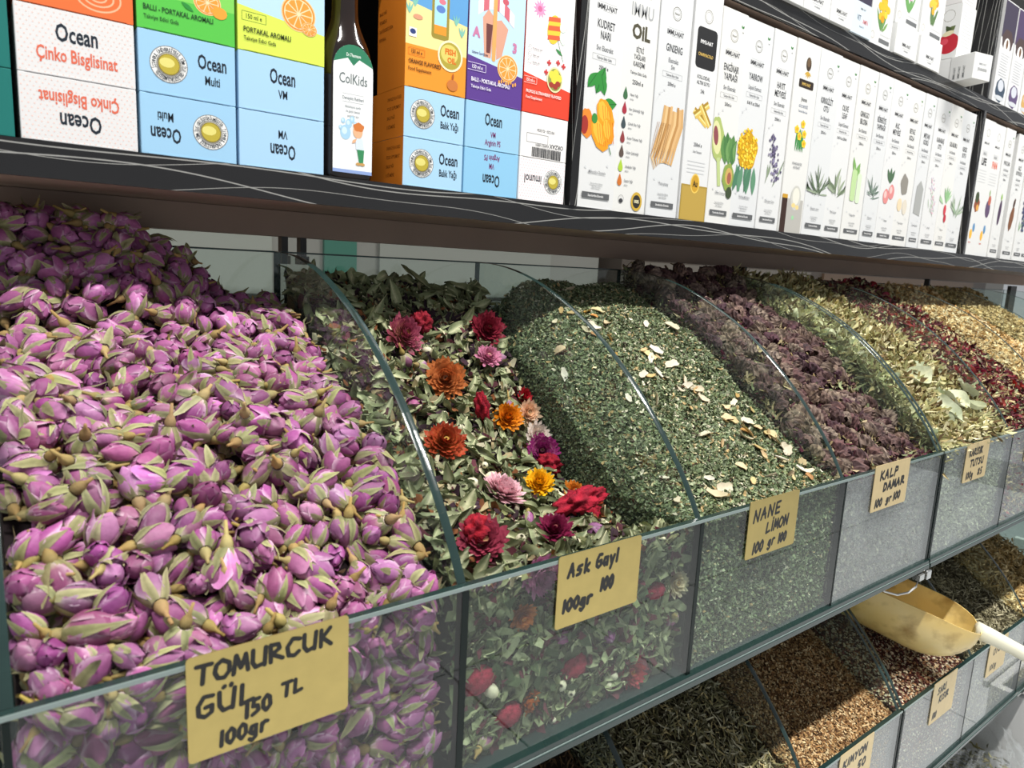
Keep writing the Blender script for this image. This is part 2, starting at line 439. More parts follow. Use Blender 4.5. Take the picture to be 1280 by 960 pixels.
tag(st, 'black metal posts standing behind the glass bins and holding them', 'stand')

# ------------------------------------------------------------------ printed artwork on cartons: flat ink shapes on the real face
_tc = {}

def text_tris(s, bold=0.):
    key = (s, bold)
    if key in _tc: return _tc[key]
    cu = bpy.data.curves.new('t', 'FONT'); cu.body = s; cu.size = 1; cu.resolution_u = 2; cu.offset = bold
    ob = bpy.data.objects.new('t', cu); COL.objects.link(ob)
    dg = bpy.context.evaluated_depsgraph_get(); me = bpy.data.meshes.new_from_object(ob.evaluated_get(dg)); me.calc_loop_triangles()
    V = np.zeros(len(me.vertices) * 3, np.float32); me.vertices.foreach_get('co', V); V = V.reshape(-1, 3)[:, :2]
    F = np.zeros(len(me.loop_triangles) * 3, np.int32); me.loop_triangles.foreach_get('vertices', F); F = F.reshape(-1, 3)
    bpy.data.objects.remove(ob); bpy.data.meshes.remove(me); bpy.data.curves.remove(cu)
    if len(V): V = V - np.array([V[:, 0].min(), 0])
    _tc[key] = (V, F); return V, F
class Print:
    """u right, v up, in mm from the lower left corner of a face of size w x h"""
    def __init__(s, w, h): s.w, s.h, s.g, s.k, s.st = w, h, G(), 0, 1
    def pl(s): s.k += s.st; return -.00006 - .000012 * s.k
    def poly(s, P, c):
        z = s.pl(); V = [(min(max(u, 0), s.w) / 1000, z, min(max(v, 0), s.h) / 1000) for u, v in P]
        # fan from centroid keeps star-shaped outlines clean
        cx = sum(p[0] for p in V) / len(V); cz = sum(p[2] for p in V) / len(V); n = len(V)
        s.g.add(V + [(cx, z, cz)], [(n, i, (i + 1) % n) for i in range(n)], lin(c))
    def rect(s, x, y, w, h, c, r=0):
        if r:
            P = []
            for cx, cy, a0 in ((x + w - r, y + r, -90), (x + w - r, y + h - r, 0), (x + r, y + h - r, 90), (x + r, y + r, 180)):
                for i in range(5): a = math.radians(a0 + 90 * i / 4); P.append((cx + r * math.cos(a), cy + r * math.sin(a)))
            s.poly(P, c)
        else: s.poly([(x, y), (x + w, y), (x + w, y + h), (x, y + h)], c)
    def ell(s, x, y, rx, ry, c, n=20, rot=0, wob=0, k=3, ph=0):
        P = []
        for i in range(n):
            a = 6.2832 * i / n; q = 1 + wob * math.sin(k * a + ph); u, v = rx * q * math.cos(a), ry * q * math.sin(a)
            P.append((x + u * math.cos(rot) - v * math.sin(rot), y + u * math.sin(rot) + v * math.cos(rot)))
        s.poly(P, c)
    def ring(s, x, y, r, t, c, n=28, ry=None, wob=0):
        ry = ry or r; z = s.pl(); V, F = [], []
        for i in range(n):
            a = 6.2832 * i / n; q = 1 + (wob if i % 2 else 0)
            V += [((x + r * q * math.cos(a)) / 1000, z, (y + ry * q * math.sin(a)) / 1000), ((x + (r - t) * q * math.cos(a)) / 1000, z, (y + (ry - t) * q * math.sin(a)) / 1000)]
            j = (i + 1) % n; F.append((2 * i, 2 * j, 2 * j + 1, 2 * i + 1))
        s.g.add(V, F, lin(c))
    def stroke(s, P, wd, c):
        z = s.pl(); V, F = [], []
        for i, (u, v) in enumerate(P):
            a = P[max(i - 1, 0)]; b = P[min(i + 1, len(P) - 1)]; dx, dy = b[0] - a[0], b[1] - a[1]; L = math.hypot(dx, dy) or 1
            ww = (wd[i] if hasattr(wd, '__len__') else wd) / 2; nx, ny = -dy / L * ww, dx / L * ww
            V += [((min(max(u + nx, 0), s.w)) / 1000, z, (v + ny) / 1000), ((min(max(u - nx, 0), s.w)) / 1000, z, (v - ny) / 1000)]
            if i: F.append((2 * i - 2, 2 * i, 2 * i + 1, 2 * i - 1))
        s.g.add(V, F, lin(c))
    def frame(s, x, y, w, h, t, c):
        s.stroke([(x, y), (x + w, y)], t, c); s.stroke([(x, y + h), (x + w, y + h)], t, c); s.stroke([(x, y), (x, y + h)], t, c); s.stroke([(x + w, y), (x + w, y + h)], t, c)
    def text(s, t, x, y, h, c, sx=1., al='c', bold=.014, flip=False, fit=None, rot=0):
        """x,y = baseline anchor, h = cap height in mm"""
        V, F = text_tris(t, bold)
        if not len(V): return
        k = h / .72; P = V * np.array([k * sx, k]); wd = P[:, 0].max()
        if fit and wd > fit: P = P * np.array([fit / wd, 1]); wd = fit
        P = P - np.array([{'c': wd / 2, 'l': 0, 'r': wd}[al], 0])
        if flip: P = -P
        if rot: P = np.stack([P[:, 0] * math.cos(rot) - P[:, 1] * math.sin(rot), P[:, 0] * math.sin(rot) + P[:, 1] * math.cos(rot)], 1)
        z = s.pl(); s.g.add([((x + a) / 1000, z, (y + b) / 1000) for a, b in P], [tuple(f) for f in F], lin(c))
    def arct(s, t, x, y, r, h, c, a0=200, flip=False):
        n = len(t)
        for i, ch in enumerate(t):
            if ch == ' ': continue
            a = math.radians(a0 - 350 * i / n + (180 if flip else 0)); s.text(ch, x + r * math.cos(a), y + r * math.sin(a), h, c, .8, rot=a - math.pi / 2)
    def seal(s, x, y, r, flip=False):
        s.ell(x, y, r, r, '#f2f2ee', 30); s.ring(x, y, r, r * .05, '#8a8d90', 30); s.arct('İSTANBUL ÜNİVERSİTESİ TİM İLE GELİŞTİRİLMİŞTİR', x, y, r * .70, r * .19, '#3a3f48', flip=flip)
        s.ring(x, y, r * .66, r * .07, '#8c8a84'); s.ell(x, y, r * .56, r * .56, '#b9a83c', 24); s.ell(x - r * .1, y + r * .08, r * .4, r * .26, '#e0d77c', 16); s.ring(x, y, r * .57, r * .05, '#8f7f2c')
    def dots(s, x0, y0, x1, y1, st, r, c):
        j = 0; y = y0
        while y < y1:
            x = x0 + (st / 2 if j % 2 else 0)
            while x < x1: s.k -= 1 if s.k > 1 else 0; s.ell(x, y, r, r, c, 6); x += st
            y += st * .8; j += 1
        s.k += 1
    def leafp(s, x, y, L, wd, a, c, rib=None):
        P = []
        for i in range(9): t = i / 8; P.append((t * L, wd * math.sin(math.pi * t) * .5))
        for i in range(7, 0, -1): t = i / 8; P.append((t * L, -wd * math.sin(math.pi * t) * .5))
        Q = [(x + u * math.cos(a) - v * math.sin(a), y + u * math.sin(a) + v * math.cos(a)) for u, v in P]; s.poly(Q, c)
        if rib: s.stroke([Q[0], Q[8]], wd * .06, rib)
def orange(p, x, y, r, q=1):
    p.ell(x, y, r, r * q, '#f2c98a', 26); p.ell(x, y, r * .93, r * .93 * q, '#e8892c', 26); p.ell(x, y, r * .84, r * .84 * q, '#f7dcae', 26)
    for i in range(10):
        a = i * .6283; b = a + .54; m = (a + b) / 2
        p.poly([(x + r * .1 * math.cos(m), y + r * q * .1 * math.sin(m)), (x + r * .76 * math.cos(a), y + r * q * .76 * math.sin(a)), (x + r * .8 * math.cos(m), y + r * q * .8 * math.sin(m)), (x + r * .76 * math.cos(b), y + r * q * .76 * math.sin(b))], '#ee9a3c')
CARD = {}
def card(c):
    if c not in CARD: CARD[c] = mat_plain('carton board', c, .45)
    return CARD[c]
def carton(label, x0, x1, z0, h, art, col='#dedfde', y=YS, depth=None, rz=0, group=None, cat='carton', flaps=True, side=None):
    w = x1 - x0 - .0006; depth = depth or max(.045, min(w, .062))
    me = beveled('carton', (0, 0, 0), (w, depth, h), .0004); me.materials.append(card(col))
    o = link('carton', me); o.location = (x0 + .0003, y + .0012, z0); o.rotation_euler = (0, 0, rz)
    tag(o, label, cat, group)
    if art:
        p = Print(w * 1000, h * 1000); art(p)
        q = p.g.mesh('printed_front', False); link('printed_front', q, M['print'], o)
    if side:
        p = Print(depth * 1000, h * 1000); side(p); q = p.g.mesh('printed_side', False)
        s_ = link('printed_side', q, M['print'], o); s_.rotation_euler = (0, 0, -math.pi / 2); s_.location = (0, depth, 0)
    if flaps:
        g = G(); g.box((.004, -.00025, .0004), (w - .004, .004, .0011)); link('tuck_flap', g.mesh('tuck_flap', False), card(col), o)
    return o
HB = .0397
NAVY = '#1d2733'
def ocean(sub, subc, flip, seal_, dots=None, lines=None, subsx=.6):
    def f(p):
        w, h = p.w, p.h
        if dots: p.dots(1.5, 1.5, w - 1, h - 1, 3.2, .45, dots)
        cx = w * (.75 if seal_ and not flip else (.25 if seal_ else .5))
        sg = -1 if flip else 1; cy = h / 2
        p.text('Ocean', cx, cy + sg * 1.5, 10.5 if not seal_ else 9.6, NAVY, .6, flip=flip, fit=23 if dots else 19, bold=.022)
        ls = lines or [sub]
        for i, l in enumerate(ls): p.text(l, cx, cy - sg * ((10.5 if dots else 8.6) + i * 7), (8 if dots else 6) if len(ls) == 1 else 5, subc, subsx, flip=flip, fit=(44 if dots else (26 if not seal_ else 18)) if len(l) > 2 else None, bold=.02)
        if seal_: p.seal(w * (.3 if not flip else .72), cy, h * .30, flip)
    return f
B1c, B2c = '#9cc9e8', '#a8d0ee'
def stack(x0, x1, top_art, top_col, low, zt=.0415, nm=None, toph=.145, side=None, lside=None):
    for i, (lb, art, col) in enumerate(low): carton(lb, x0, x1, ZS + i * (HB + .0003), HB, art, col, depth=.15, side=lside)
    if top_art: carton(nm, x0, x1, ZS + 2 * (HB + .0003), toph, top_art, top_col, depth=.05, side=side)
# column 0 teal
teal = '#0f6f68'
stack(-.262, -.1935, lambda p: p.rect(0, 8, p.w, 2, '#2c8d84'), teal, [('lower plain teal carton at the far left end of the shelf', None, teal), ('middle plain teal carton stacked at the far left end of the shelf', lambda p: p.rect(0, p.h - 1, p.w, 1, '#48a8a0'), teal)], nm='teal carton standing on top of the left end stack')
# column 1 orange / dotted white
def art_or(p):
    p.rect(0, 0, p.w, 30, '#e8703a'); p.ring(45, 12, 13, 1, '#f6b58f', 30, 9); p.ring(45, 12, 9, 1, '#f6b58f', 30, 6); p.ring(45, 12, 5, 1, '#f6b58f', 24, 3.4); p.rect(0, 30, p.w, 120, '#ea7a44')
RED1 = '#dc6a50'
stack(-.191, -.126, art_or, '#e8703a', [('white dotted carton lying upside down with orange-red lettering, lowest left', ocean('Çinko Bisglisinat', RED1, True, False, '#f4cfc4', subsx=.7), '#dfdede'),
      ('white dotted carton with orange-red lettering, right way up, under the orange one', ocean('Çinko Bisglisinat', RED1, False, False, '#f4cfc4', subsx=.7), '#dfdede')], nm='orange carton with pale circles standing above the white dotted ones')
def art_green(p):
    p.rect(0, 0, p.w, 22, '#57c04a'); p.rect(0, 22, p.w, p.h - 22, '#7fd05c'); p.frame(3, 24, 14, 6, .4, '#e8f8dc'); p.text('150 ml', 10, 25.3, 3, '#f2f8e8', .8)
    orange(p, 44, 25, 9, .9); p.ell(52, 20, 5, 4, '#f0a03a', 12); p.leafp(35, 17, 9, 3, 2.6, '#2c8a3a')
    p.text('BALLI - PORTAKAL AROMALI', 4, 12, 3.4, '#1c4a24', .72, 'l', .02, fit=44); p.text('Takviye Edici Gıda', 4, 6.5, 2.6, '#1c4a24', .8, 'l', .01)
stack(-.1245, -.062, art_green, '#57c04a', [('pale blue carton with gold seal lying upside down below the green one', ocean('Multi', NAVY, True, True), B1c), ('pale blue carton with gold seal lying right way up below the green one', ocean('Multi', NAVY, False, True), B1c)], nm='green carton with orange fruit picture standing near the left')
def art_yel(p):
    p.rect(0, 0, p.w, 30, '#d6e85a'); p.poly([(0, 30), (p.w, 22), (p.w, p.h), (0, p.h)], '#b8daf2'); p.frame(3, 20, 17, 6, .35, '#5a6a2c'); p.text('150 ml e', 11.5, 21.5, 3.2, '#38471c', .75)
    orange(p, 44, 33, 13, .95); orange(p, 52, 24, 6, .8); p.text('PORTAKAL AROMALI', 4, 12.5, 3.6, '#2c3a18', .72, 'l', .02, fit=36); p.text('Takviye Edici Gıda', 4, 7, 2.8, '#2c3a18', .8, 'l', .01)
stack(-.0605, .004, art_yel, '#d6e85a', [('plain pale blue carton with dark lettering, upside down, left of the bottle', ocean('VM', NAVY, True, False), B2c), ('plain pale blue carton with dark lettering, right way up, left of the bottle', ocean('VM', NAVY, False, False), B2c)], nm='yellow-green carton with an orange slice standing left of the bottle')
# orange fish oil column
def side_or(p):
    for i in range(14):
        if i % 5 != 4: p.text(['TAKVİYE EDİCİ GIDA', 'PORTAKAL', 'BALIK YAĞI', 'VİTAMİN D'][i % 4], 3, p.h - 12 - i * 7, 2.6, '#7a3c10', .7, 'l')
def side_or2(p):
    for i in range(4): p.text(['ORANGE FLAVORED', 'FOOD SUPPLEMENT', 'BALIK YAĞI', 'E VİTAMİNİ'][i], p.w - 30, p.h - 9 - i * 7.5, 2.8, '#7a3c10', .7, 'l')
def art_fish(p):
    w = p.w; p.rect(0, 0, w, 34, '#f0962c'); p.rect(0, 33, w, 42, '#f2e09a'); p.poly([(0, 66), (w, 58), (w, p.h), (0, p.h)], '#5f9fd4'); p.rect(0, 92, w, 60, '#8cc4ea')
    p.rect(24, 42, 17, 70, '#9a8a34', 3); p.rect(26.5, 46, 12, 62, '#a8dcf2', 2); p.rect(26.5, 46, 12, 7, '#f0962c'); p.ell(32.5, 66, 4.5, 3, '#5a7fc4', 12); p.ell(34, 72, 3.4, 2.2, '#d8788a', 12)
    for x, y in ((8, 62), (48, 56), (3, 56), (54, 48)):
        for a in (1.2, 1.57, 1.95): p.leafp(x, y, 9, 1.6, a, '#7fc0b0')
    p.ell(11, 55, 4.5, 2, '#d89a7a', 14); p.rect(3, 39, 7, 7, '#f4f2ea'); p.ell(6.5, 43, 2.8, 2.1, '#2c3f78', 14)
    p.ell(43, 31, 12.5, 12.5, '#f2eac2', 28); p.ell(43, 31, 10.8, 10.8, '#b0a03c', 28); p.ell(42, 32.5, 8.5, 7.5, '#d9cc6a', 24); p.text('FISH', 43, 32, 4.6, '#d8701c', .9, 'c', .05); p.text('OIL', 44.5, 25.5, 4.4, '#d8701c', .9, 'c', .05)
    p.frame(3, 25, 15, 5.5, .35, '#c06a18'); p.text('150 ml e', 10.5, 26.3, 3, '#5a3010', .75); p.text('ORANGE FLAVORED', 3, 18.5, 3.4, '#4a2808', .72, 'l', .02, fit=31); p.text('Food Supplement', 3, 13, 2.8, '#4a2808', .8, 'l', .01)
    p.ell(46, 8, 5.5, 4.6, '#c8783a', 16); p.leafp(46, 12, 6, 2, 1.5, '#a85a28')
stack(.0725, .1325, art_fish, '#f0962c', [('pale blue carton with gold seal and orange side, lowest, right of the bottle', ocean('Balık Yağı', NAVY, False, True), '#a9d2ee'), ('pale blue carton with gold seal under the orange seaside carton', ocean('Balık Yağı', NAVY, False, True), '#a9d2ee')], nm='orange carton with a seaside picture and gold round badge right of the bottle', side=lambda p: (p.rect(0, 0, p.w, p.h, '#e8862a'), side_or(p)), lside=lambda p: (p.rect(0, 0, p.w, p.h, '#e8862a'), side_or2(p)))
def art_pur(p):
    w = p.w; p.rect(0, 22, w, p.h - 22, '#bfdcf4'); p.poly([(0, 0), (w, 0), (w, 28), (0, 37)], '#5a3a8c')
    p.poly([(17, 38), (24, 38), (27, 72), (20, 78), (14, 70)], '#d8a088'); p.poly([(30, 38), (36, 42), (42, 66), (34, 72), (28, 70)], '#d8a088'); p.poly([(19, 42), (23, 42), (25, 66), (18, 66)], '#6a3a38')
    for i in range(7): p.poly([(9 + i * 5.6, 74 + 8 * math.sin(i * .5) - 3), (9 + i * 5.6 + 5.6, 74 + 8 * math.sin((i + 1) * .5) - 3), (9 + i * 5.6 + 5.6, 85 + 8 * math.sin((i + 1) * .5) - 3), (9 + i * 5.6, 85 + 8 * math.sin(i * .5) - 3)], '#d06a78' if i % 2 else '#f2e8e8')
    p.rect(25, 36, 4.2, 80, '#e0a860', 2); p.ell(38, 88, 3.4, 2.6, '#c85a68', 12)
    for ch, x, y in (('6', 9, 98), ('C', 50, 96), ('A', 8, 53), ('3', 50, 48)): p.text(ch, x, y, 8, '#c87aa0', .9, 'c', .05)
    p.text('Gıdanın İçeriğinde', 4, 39, 2, '#3a3a58', .8, 'l'); orange(p, 43, 33, 11.5, 1)
    for i in range(8): p.ell(34 + i * 2.6, 20 + (i % 3), 1, 1.8, '#f0a850', 6)
    p.frame(-1, 25, 20, 6, .4, '#e8e0f4'); p.text('150 ml e', 10, 26.5, 3.2, '#f2eefa', .75); p.text('BALLI - PORTAKAL AROMALI', 4, 16, 3.4, '#f2eefa', .72, 'l', .02, fit=42); p.text('Takviye Edici Gıda', 4, 10.5, 2.6, '#f2eefa', .8, 'l', .01)
PUR = '#7a2c6a'
stack(.1335, .1945, art_pur, '#6a4a9c', [('blue carton with purple lettering, upside down, below the purple one', ocean('', PUR, True, False, lines=['VM', 'Arginin PS']), '#8cc4e6'), ('blue carton with purple lettering, right way up, below the purple one', ocean('', PUR, False, False, lines=['VM', 'Arginin PS']), '#98c8e4')], nm='purple and blue carton with an orange slice and a wooden spoon picture')
def art_red(p):
    w = p.w; p.rect(0, 24, w, p.h - 24, '#f6f4f4'); p.dots(2, 40, w - 1, 84, 3.6, .5, '#f0c4cc'); p.poly([(0, 0), (w, 0), (w, 26), (0, 35)], '#e0442c')
    for i in range(12): a = i * .5236; p.leafp(15, 92, 8, 2.2, a, '#e89ac4')
    p.ell(15, 92, 2.6, 2.6, '#d06a98', 12); p.ell(33, 78, 8, 13, '#e8c83c', 22, -.15)
    for y, h in ((84, 4), (76, 4.4), (68, 4)): p.poly([(25.5, y), (40.5, y + 2), (40, y + 2 + h), (26, y + h)], '#e0603a')
    p.ell(45, 84, 4.5, 7, '#dceedd', 14, -.5); p.ell(44, 72, 3.5, 5.5, '#dceedd', 14, .3); p.leafp(36, 62, 10, 3, -.5, '#3a8a4a'); p.stroke([(38, 70), (46, 52)], .5, '#3a7a4a')
    for x, y in ((29, 48), (40, 50), (47, 48), (26, 39)): p.rect(x - 2.6, y - .9, 5.2, 1.8, '#c83a3a'); p.rect(x - .9, y - 2.6, 1.8, 5.2, '#c83a3a')
    p.ell(37, 34, 9.8, 11.5, '#e8dcae', 26); p.ell(37, 34, 8.4, 10, '#8a9a4c', 24)
    for x, y in ((33, 38), (38, 40), (42, 36), (36, 34)): p.ell(x, y, 3.6, 3.6, '#f0d84a', 12)
    for x, y in ((33, 29), (38, 28), (41, 31)): p.ell(x, y, 3.2, 2.6, '#a03a2c', 12)
    for y, t in ((56, 'Koruyucu'), (50, 'Alkol'), (44, 'Gluten')): p.ring(5.5, y + 1, 2.2, .3, '#8a8a8a', 14); p.text(t + ' yok', 9, y, 1.7, '#6a6a6a', .8, 'l')
    p.frame(-1, 26, 16, 5.4, .35, '#f8d8d0'); p.text('150 ml e', 7.5, 27.2, 3, '#fbeae6', .7); p.text('PROPOLIS & STRAWBERRY FLAVORED', 3, 17.5, 2.8, '#fbeae6', .65, 'l', .02, fit=50); p.text('Food Supplement', 3, 12.5, 2.5, '#fbeae6', .8, 'l', .01)
def art_im(p):
    p.dots(1.5, 1.5, p.w - 1, p.h - 1, 3.2, .5, '#f0bcc0'); p.text('imunol', 17, 24, 8, '#3a3a44', .7, flip=True, fit=22); p.seal(42, 20, 11.5, True)
def art_bar(p):
    p.text('1901220 - 02-2026', 30, 27, 2.6, '#55555a', .8, flip=True); p.frame(7, 14, 26, 8, .3, '#6a6a6e'); p.text('ORZAX', 44, 15, 4, '#4a4a50', .9, flip=True)
    x = 14
    for i in range(26): wdt = R.choice((.5, .8, 1.2)); p.rect(x, 1, wdt, 9, '#2c2c30'); x += wdt + .5
    p.text('8 697511 05031', 26, 13.4, 2, '#2c2c30', .9, flip=True)
stack(.1955, .2535, art_red, '#e0442c', [('white pink-dotted carton with a gold seal under the barcode carton', art_im, '#f4f1f1'), ('white carton with barcode and stamped numbers under the red one', art_bar, '#eceae8')], nm='white and red carton with a striped insect and pink flower picture')

# bottle
bt = empty('syrup_bottle', (.0285, YS + .0215, ZS)); tag(bt, 'dark brown glass bottle with a rounded white label between the cartons', 'bottle')
amber = mat_plain('dark amber glass', '#1c0f0a', .08, spec=.8)
g = G()
bx = [(0, .0196), (.003, .0206), (.078, .0206), (.092, .0200), (.104, .0180), (.114, .0145), (.122, .0115), (.132, .0105), (.150, .0105)]
by = [(0, .0176), (.003, .0185), (.100, .0185), (.114, .0135), (.124, .0110), (.150, .0105)]
def bfn(u, v):
    z = u * .150; a = v * 6.2832; e = .45 + .55 * max(0, min(1, (z - .08) / .04)); ca, sa = math.cos(a), math.sin(a)
    return (float(np.interp(z, [q[0] for q in bx], [q[1] for q in bx])) * math.copysign(abs(ca) ** e, ca), float(np.interp(z, [q[0] for q in by], [q[1] for q in by])) * math.copysign(abs(sa) ** e, sa), z)
g.grid(40, 48, bfn, (1, 1, 1), wrap=True)
link('bottle_body', g.mesh('bottle_body', True), amber, bt)
g = G(); g.tube([(0, 0, .148), (0, 0, .168)], .0125, (1, 1, 1), 24); link('cap', g.mesh('cap', True), mat_plain('white cap', '#e8e6e2', .4), bt)
lab = G(); pr = Print(54, 130)
def labx(u): return u
pr.g = G()
P = [(3, 6), (51, 6)]
for i in range(13): a = math.pi * i / 12; P.append((27 + 24 * math.cos(a), 98 + 21 * math.sin(a)))
pr.poly(P, '#eef0f0')
P = []
for i in range(13): a = math.pi * (.06 + .88 * i / 12); P.append((27 + 24 * math.cos(a), 98 + 21 * math.sin(a)))
P += [(20, 107), (27, 101), (34, 107)]; pr.poly(P, '#2f7d5c')
pr.rect(3, 6, 48, 3, '#8fa6d8'); pr.text('Dr.Thomson', 27, 108.5, 3, '#e8f4ec', .8); pr.text('ColKids', 27, 85, 9, '#6c7678', .85, fit=38); pr.stroke([(14, 76), (40, 76)], .25, '#9aa0a4')
pr.text('Deneyim Rehberi', 27, 71, 3, '#7a8286', .9, fit=26); pr.stroke([(14, 69), (40, 69)], .25, '#9aa0a4')
for i, t in enumerate(('Bütünleyici içerik', 'ile güçlü destek', 'çocuklar için')): pr.text(t, 27, 64 - i * 4, 2.2, '#9aa0a4', .9)
for x, y, r in ((18, 42, 6.5), (22, 50, 4), (15, 52, 2.5), (26, 54, 3), (30, 50, 2.4), (12, 46, 2)): pr.ell(x, y, r, r, '#a8d0e8', 18); pr.ell(x - r * .2, y + r * .2, r * .5, r * .5, '#cfe6f4', 12)
pr.ell(33, 44, 6, 6, '#e8b48c', 18); pr.ell(34, 48, 6.6, 4, '#d07a3c', 16, 0, .1, 5); pr.poly([(30, 38), (39, 38), (41, 28), (31, 28)], '#d8e4f0'); pr.poly([(27, 36), (32, 38), (30, 34), (26, 33)], '#e8b48c'); pr.poly([(32, 28), (41, 28), (40, 16), (35, 16)], '#3a8a5a'); pr.ell(34, 15, 3.2, 1.4, '#c89a5a', 10); pr.ell(39, 15, 3.2, 1.4, '#c89a5a', 10)
pr.g.V = [((x - .027) * .70, -.0186 + y, .0045 + (z - .006) * .86) for x, y, z in pr.g.V]
link('label', pr.g.mesh('label', False), M['print'], bt)

# white extract cartons ------------------------------------------------
GR, LG = '#55575a', '#9a9c9e'
def wt(title, ext, pic, latin, vol='250ml e', leaf=True, bar='Standardize Ekstrakt'):
    def f(p):
        w = p.w; c = w / 2
        p.ring(c, 213, 6.8, .6, '#7a7668', 32, wob=.06); p.ring(c, 213, 5.2, .25, '#a8a498', 24); p.text('Natural', c, 212, 2.2, '#7a766a', .8)
        if leaf: p.leafp(w - 9, 224, 4, 2.2, 2.2, '#3a8a3c'); p.leafp(w - 9, 224, 4, 2.2, .9, '#2c6a30'); p.text('100', w - 8, 219, 1.5, GR, .9)
        p.stroke([(c - 12, 197.5), (c + 12, 197.5)], .15, LG); p.text('IMMU-NAT', c, 191, 5, '#3c3c40', .8, 'c', .02, fit=34); p.stroke([(c - 6, 190), (c + 8, 190)], .2, LG)
        for i, t in enumerate(title): p.text(t, c, 174 - i * 10, 7.6, '#3c3e42', .6, fit=w - 9)
        y = 173 - len(title) * 10
        for i, t in enumerate(ext): p.text(t, c, y - i * 6.5, 4.8, '#7c7e82', .7, fit=w - 10)
        y -= len(ext) * 6
        p.frame(c - 16, y - 3.5, 32, 5.5, .2, '#7c7e82'); p.text('Takviye Edici Gıda', c, y - 2, 2.5, '#6a6c70', .8, fit=29); p.text(vol, c, y - 11.5, 3.8, '#55575a', .75)
        for x, yy in ((8, y - 22), (15, y - 17), (w - 12, 44), (10, 40), (18, 38)): p.ell(x, yy, 1.3, 1.5, '#d2d4d6', 8)
        p.stroke([(2, y - 32), (8, y - 22), (15, y - 17)], .2, '#d2d4d6')
        pic(p); p.text(latin, c, 35, 3, '#8a8c90', .65, fit=w - 12); p.text('Standardize Edilmiş', c, 24, 2, '#9a9c9e', .8); p.text('Bitki Ekstraktı', c, 20.5, 2, '#9a9c9e', .8)
        p.rect(7, 10, w - 14, 6, '#5c5e60'); p.text(bar, c, 11.8, 2.4, '#eeeeee', .8, 'c', .01, fit=w - 18)
    return f
def pic_melon(p):
    for x, y, a, L in ((6, 116, .9, 20), (18, 112, 1.2, 28), (30, 112, 1.9, 20), (26, 102, .2, 22)): p.leafp(x, y, L, L * .55, a, '#2f8a38', '#1c5c28')
    p.ell(8, 82, 9, 14, '#e8862c', 20, .1, .05, 7); p.ell(5, 80, 5, 9, '#a03028', 14)
    for x, y, r, ro in ((33, 92, 11, .5), (27, 74, 11, .55), (38, 78, 8, .3)):
        p.ell(x, y, r, r * 1.6, '#f09a1c', 26, ro, .04, 9); p.ell(x - 2, y + 2, r * .6, r * 1.2, '#f8b83c', 20, ro, .06, 7)
        for k in range(4): p.stroke([(x - 5 + k * 3.5, y + 10), (x - 3 + k * 3.2, y), (x + 1 + k * 2.6, y - 11)], .7, '#d8761a')
    p.ell(18, 88, 4, 5, '#3a8a3c', 12); p.stroke([(40, 64), (44, 56)], 1, '#3a7a3c')
def art_oil(p):
    w = p.w; c = w / 2; p.stroke([(c - 12, 224), (c + 12, 224)], .15, LG); p.text('IMMU-NAT', c, 217, 4.5, '#3c3c40', .8, 'c', .02, fit=34)
    p.text('IMMU', c, 197, 13, '#a6a8aa', .75, 'c', .012, fit=42); p.text('OiL', c, 176, 14, '#4a4634', .9, 'c', .04, fit=40)
    for i, t in enumerate(('BİTKİ', 'YAĞLARI', 'KARIŞIMI')): p.text(t, c, 163 - i * 7, 5, '#4a4c50', .62)
    p.text('Takviye Edici Gıda', c, 141, 3, '#6a6c70', .8, fit=38); p.text('250ml e', c, 131, 4.6, '#4a4c50', .8)
    for i, (cl, t) in enumerate((('#3c6a44', 'Nane Yağı'), ('#a02c3c', 'Nar Çekirdeği Yağı'), ('#3c4a50', 'Çörek Otu Yağı'), ('#8c3a3c', 'Keten Tohumu Yağı'), ('#5a4c44', 'Üzüm Çekirdeği'), ('#a8c83c', 'Avokado Yağı'), ('#c8702c', 'Susam Yağı'))):
        y = 118 - i * 14.5; p.ell(8, y, 3.4, 3.8, cl, 14); p.poly([(5, y + 2), (8, y + 9), (11, y + 2)], cl); p.text(t, 15, y + 1, 2.7, '#7a7c80', .75, 'l'); p.text('takviye', 15, y - 3, 1.8, '#9a9c9e', .8, 'l')
    p.ring(12, 14, 4, .3, '#55575a', 18); p.ell(12, 12, 2.8, 2.4, '#3c3c40', 12); p.ell(36, 13, 8.5, 10, '#c8a43c', 26, 0, .04, 13); p.ell(36, 13, 6, 7, '#2c2a26', 22); p.text('100%', 36, 11.5, 3.4, '#f0e8c0', .8, 'c', .03)
def pic_gins(p):
    for i in range(9):
        x = 14 + i * 3.6; q = R.uniform(-4, 2)
        p.stroke([(x + 4, 118 + q), (x + 2 + i * .4, 100), (x - 2 - (8 - i) * .4, 80), (x - 8 - (8 - i) * .9, 62 - i * .6), (x * .55, 50 + i * 1.6)], [3.4, 4.4, 4.2, 3, .8], ['#cfa46c', '#e0bd88', '#b98a50', '#d8b07a'][i % 4])
    for i in range(10): x = R.uniform(8, 40); p.stroke([(x, 100), (x - 5, 80), (x - 10, 62)], .5, '#9a6c3c')
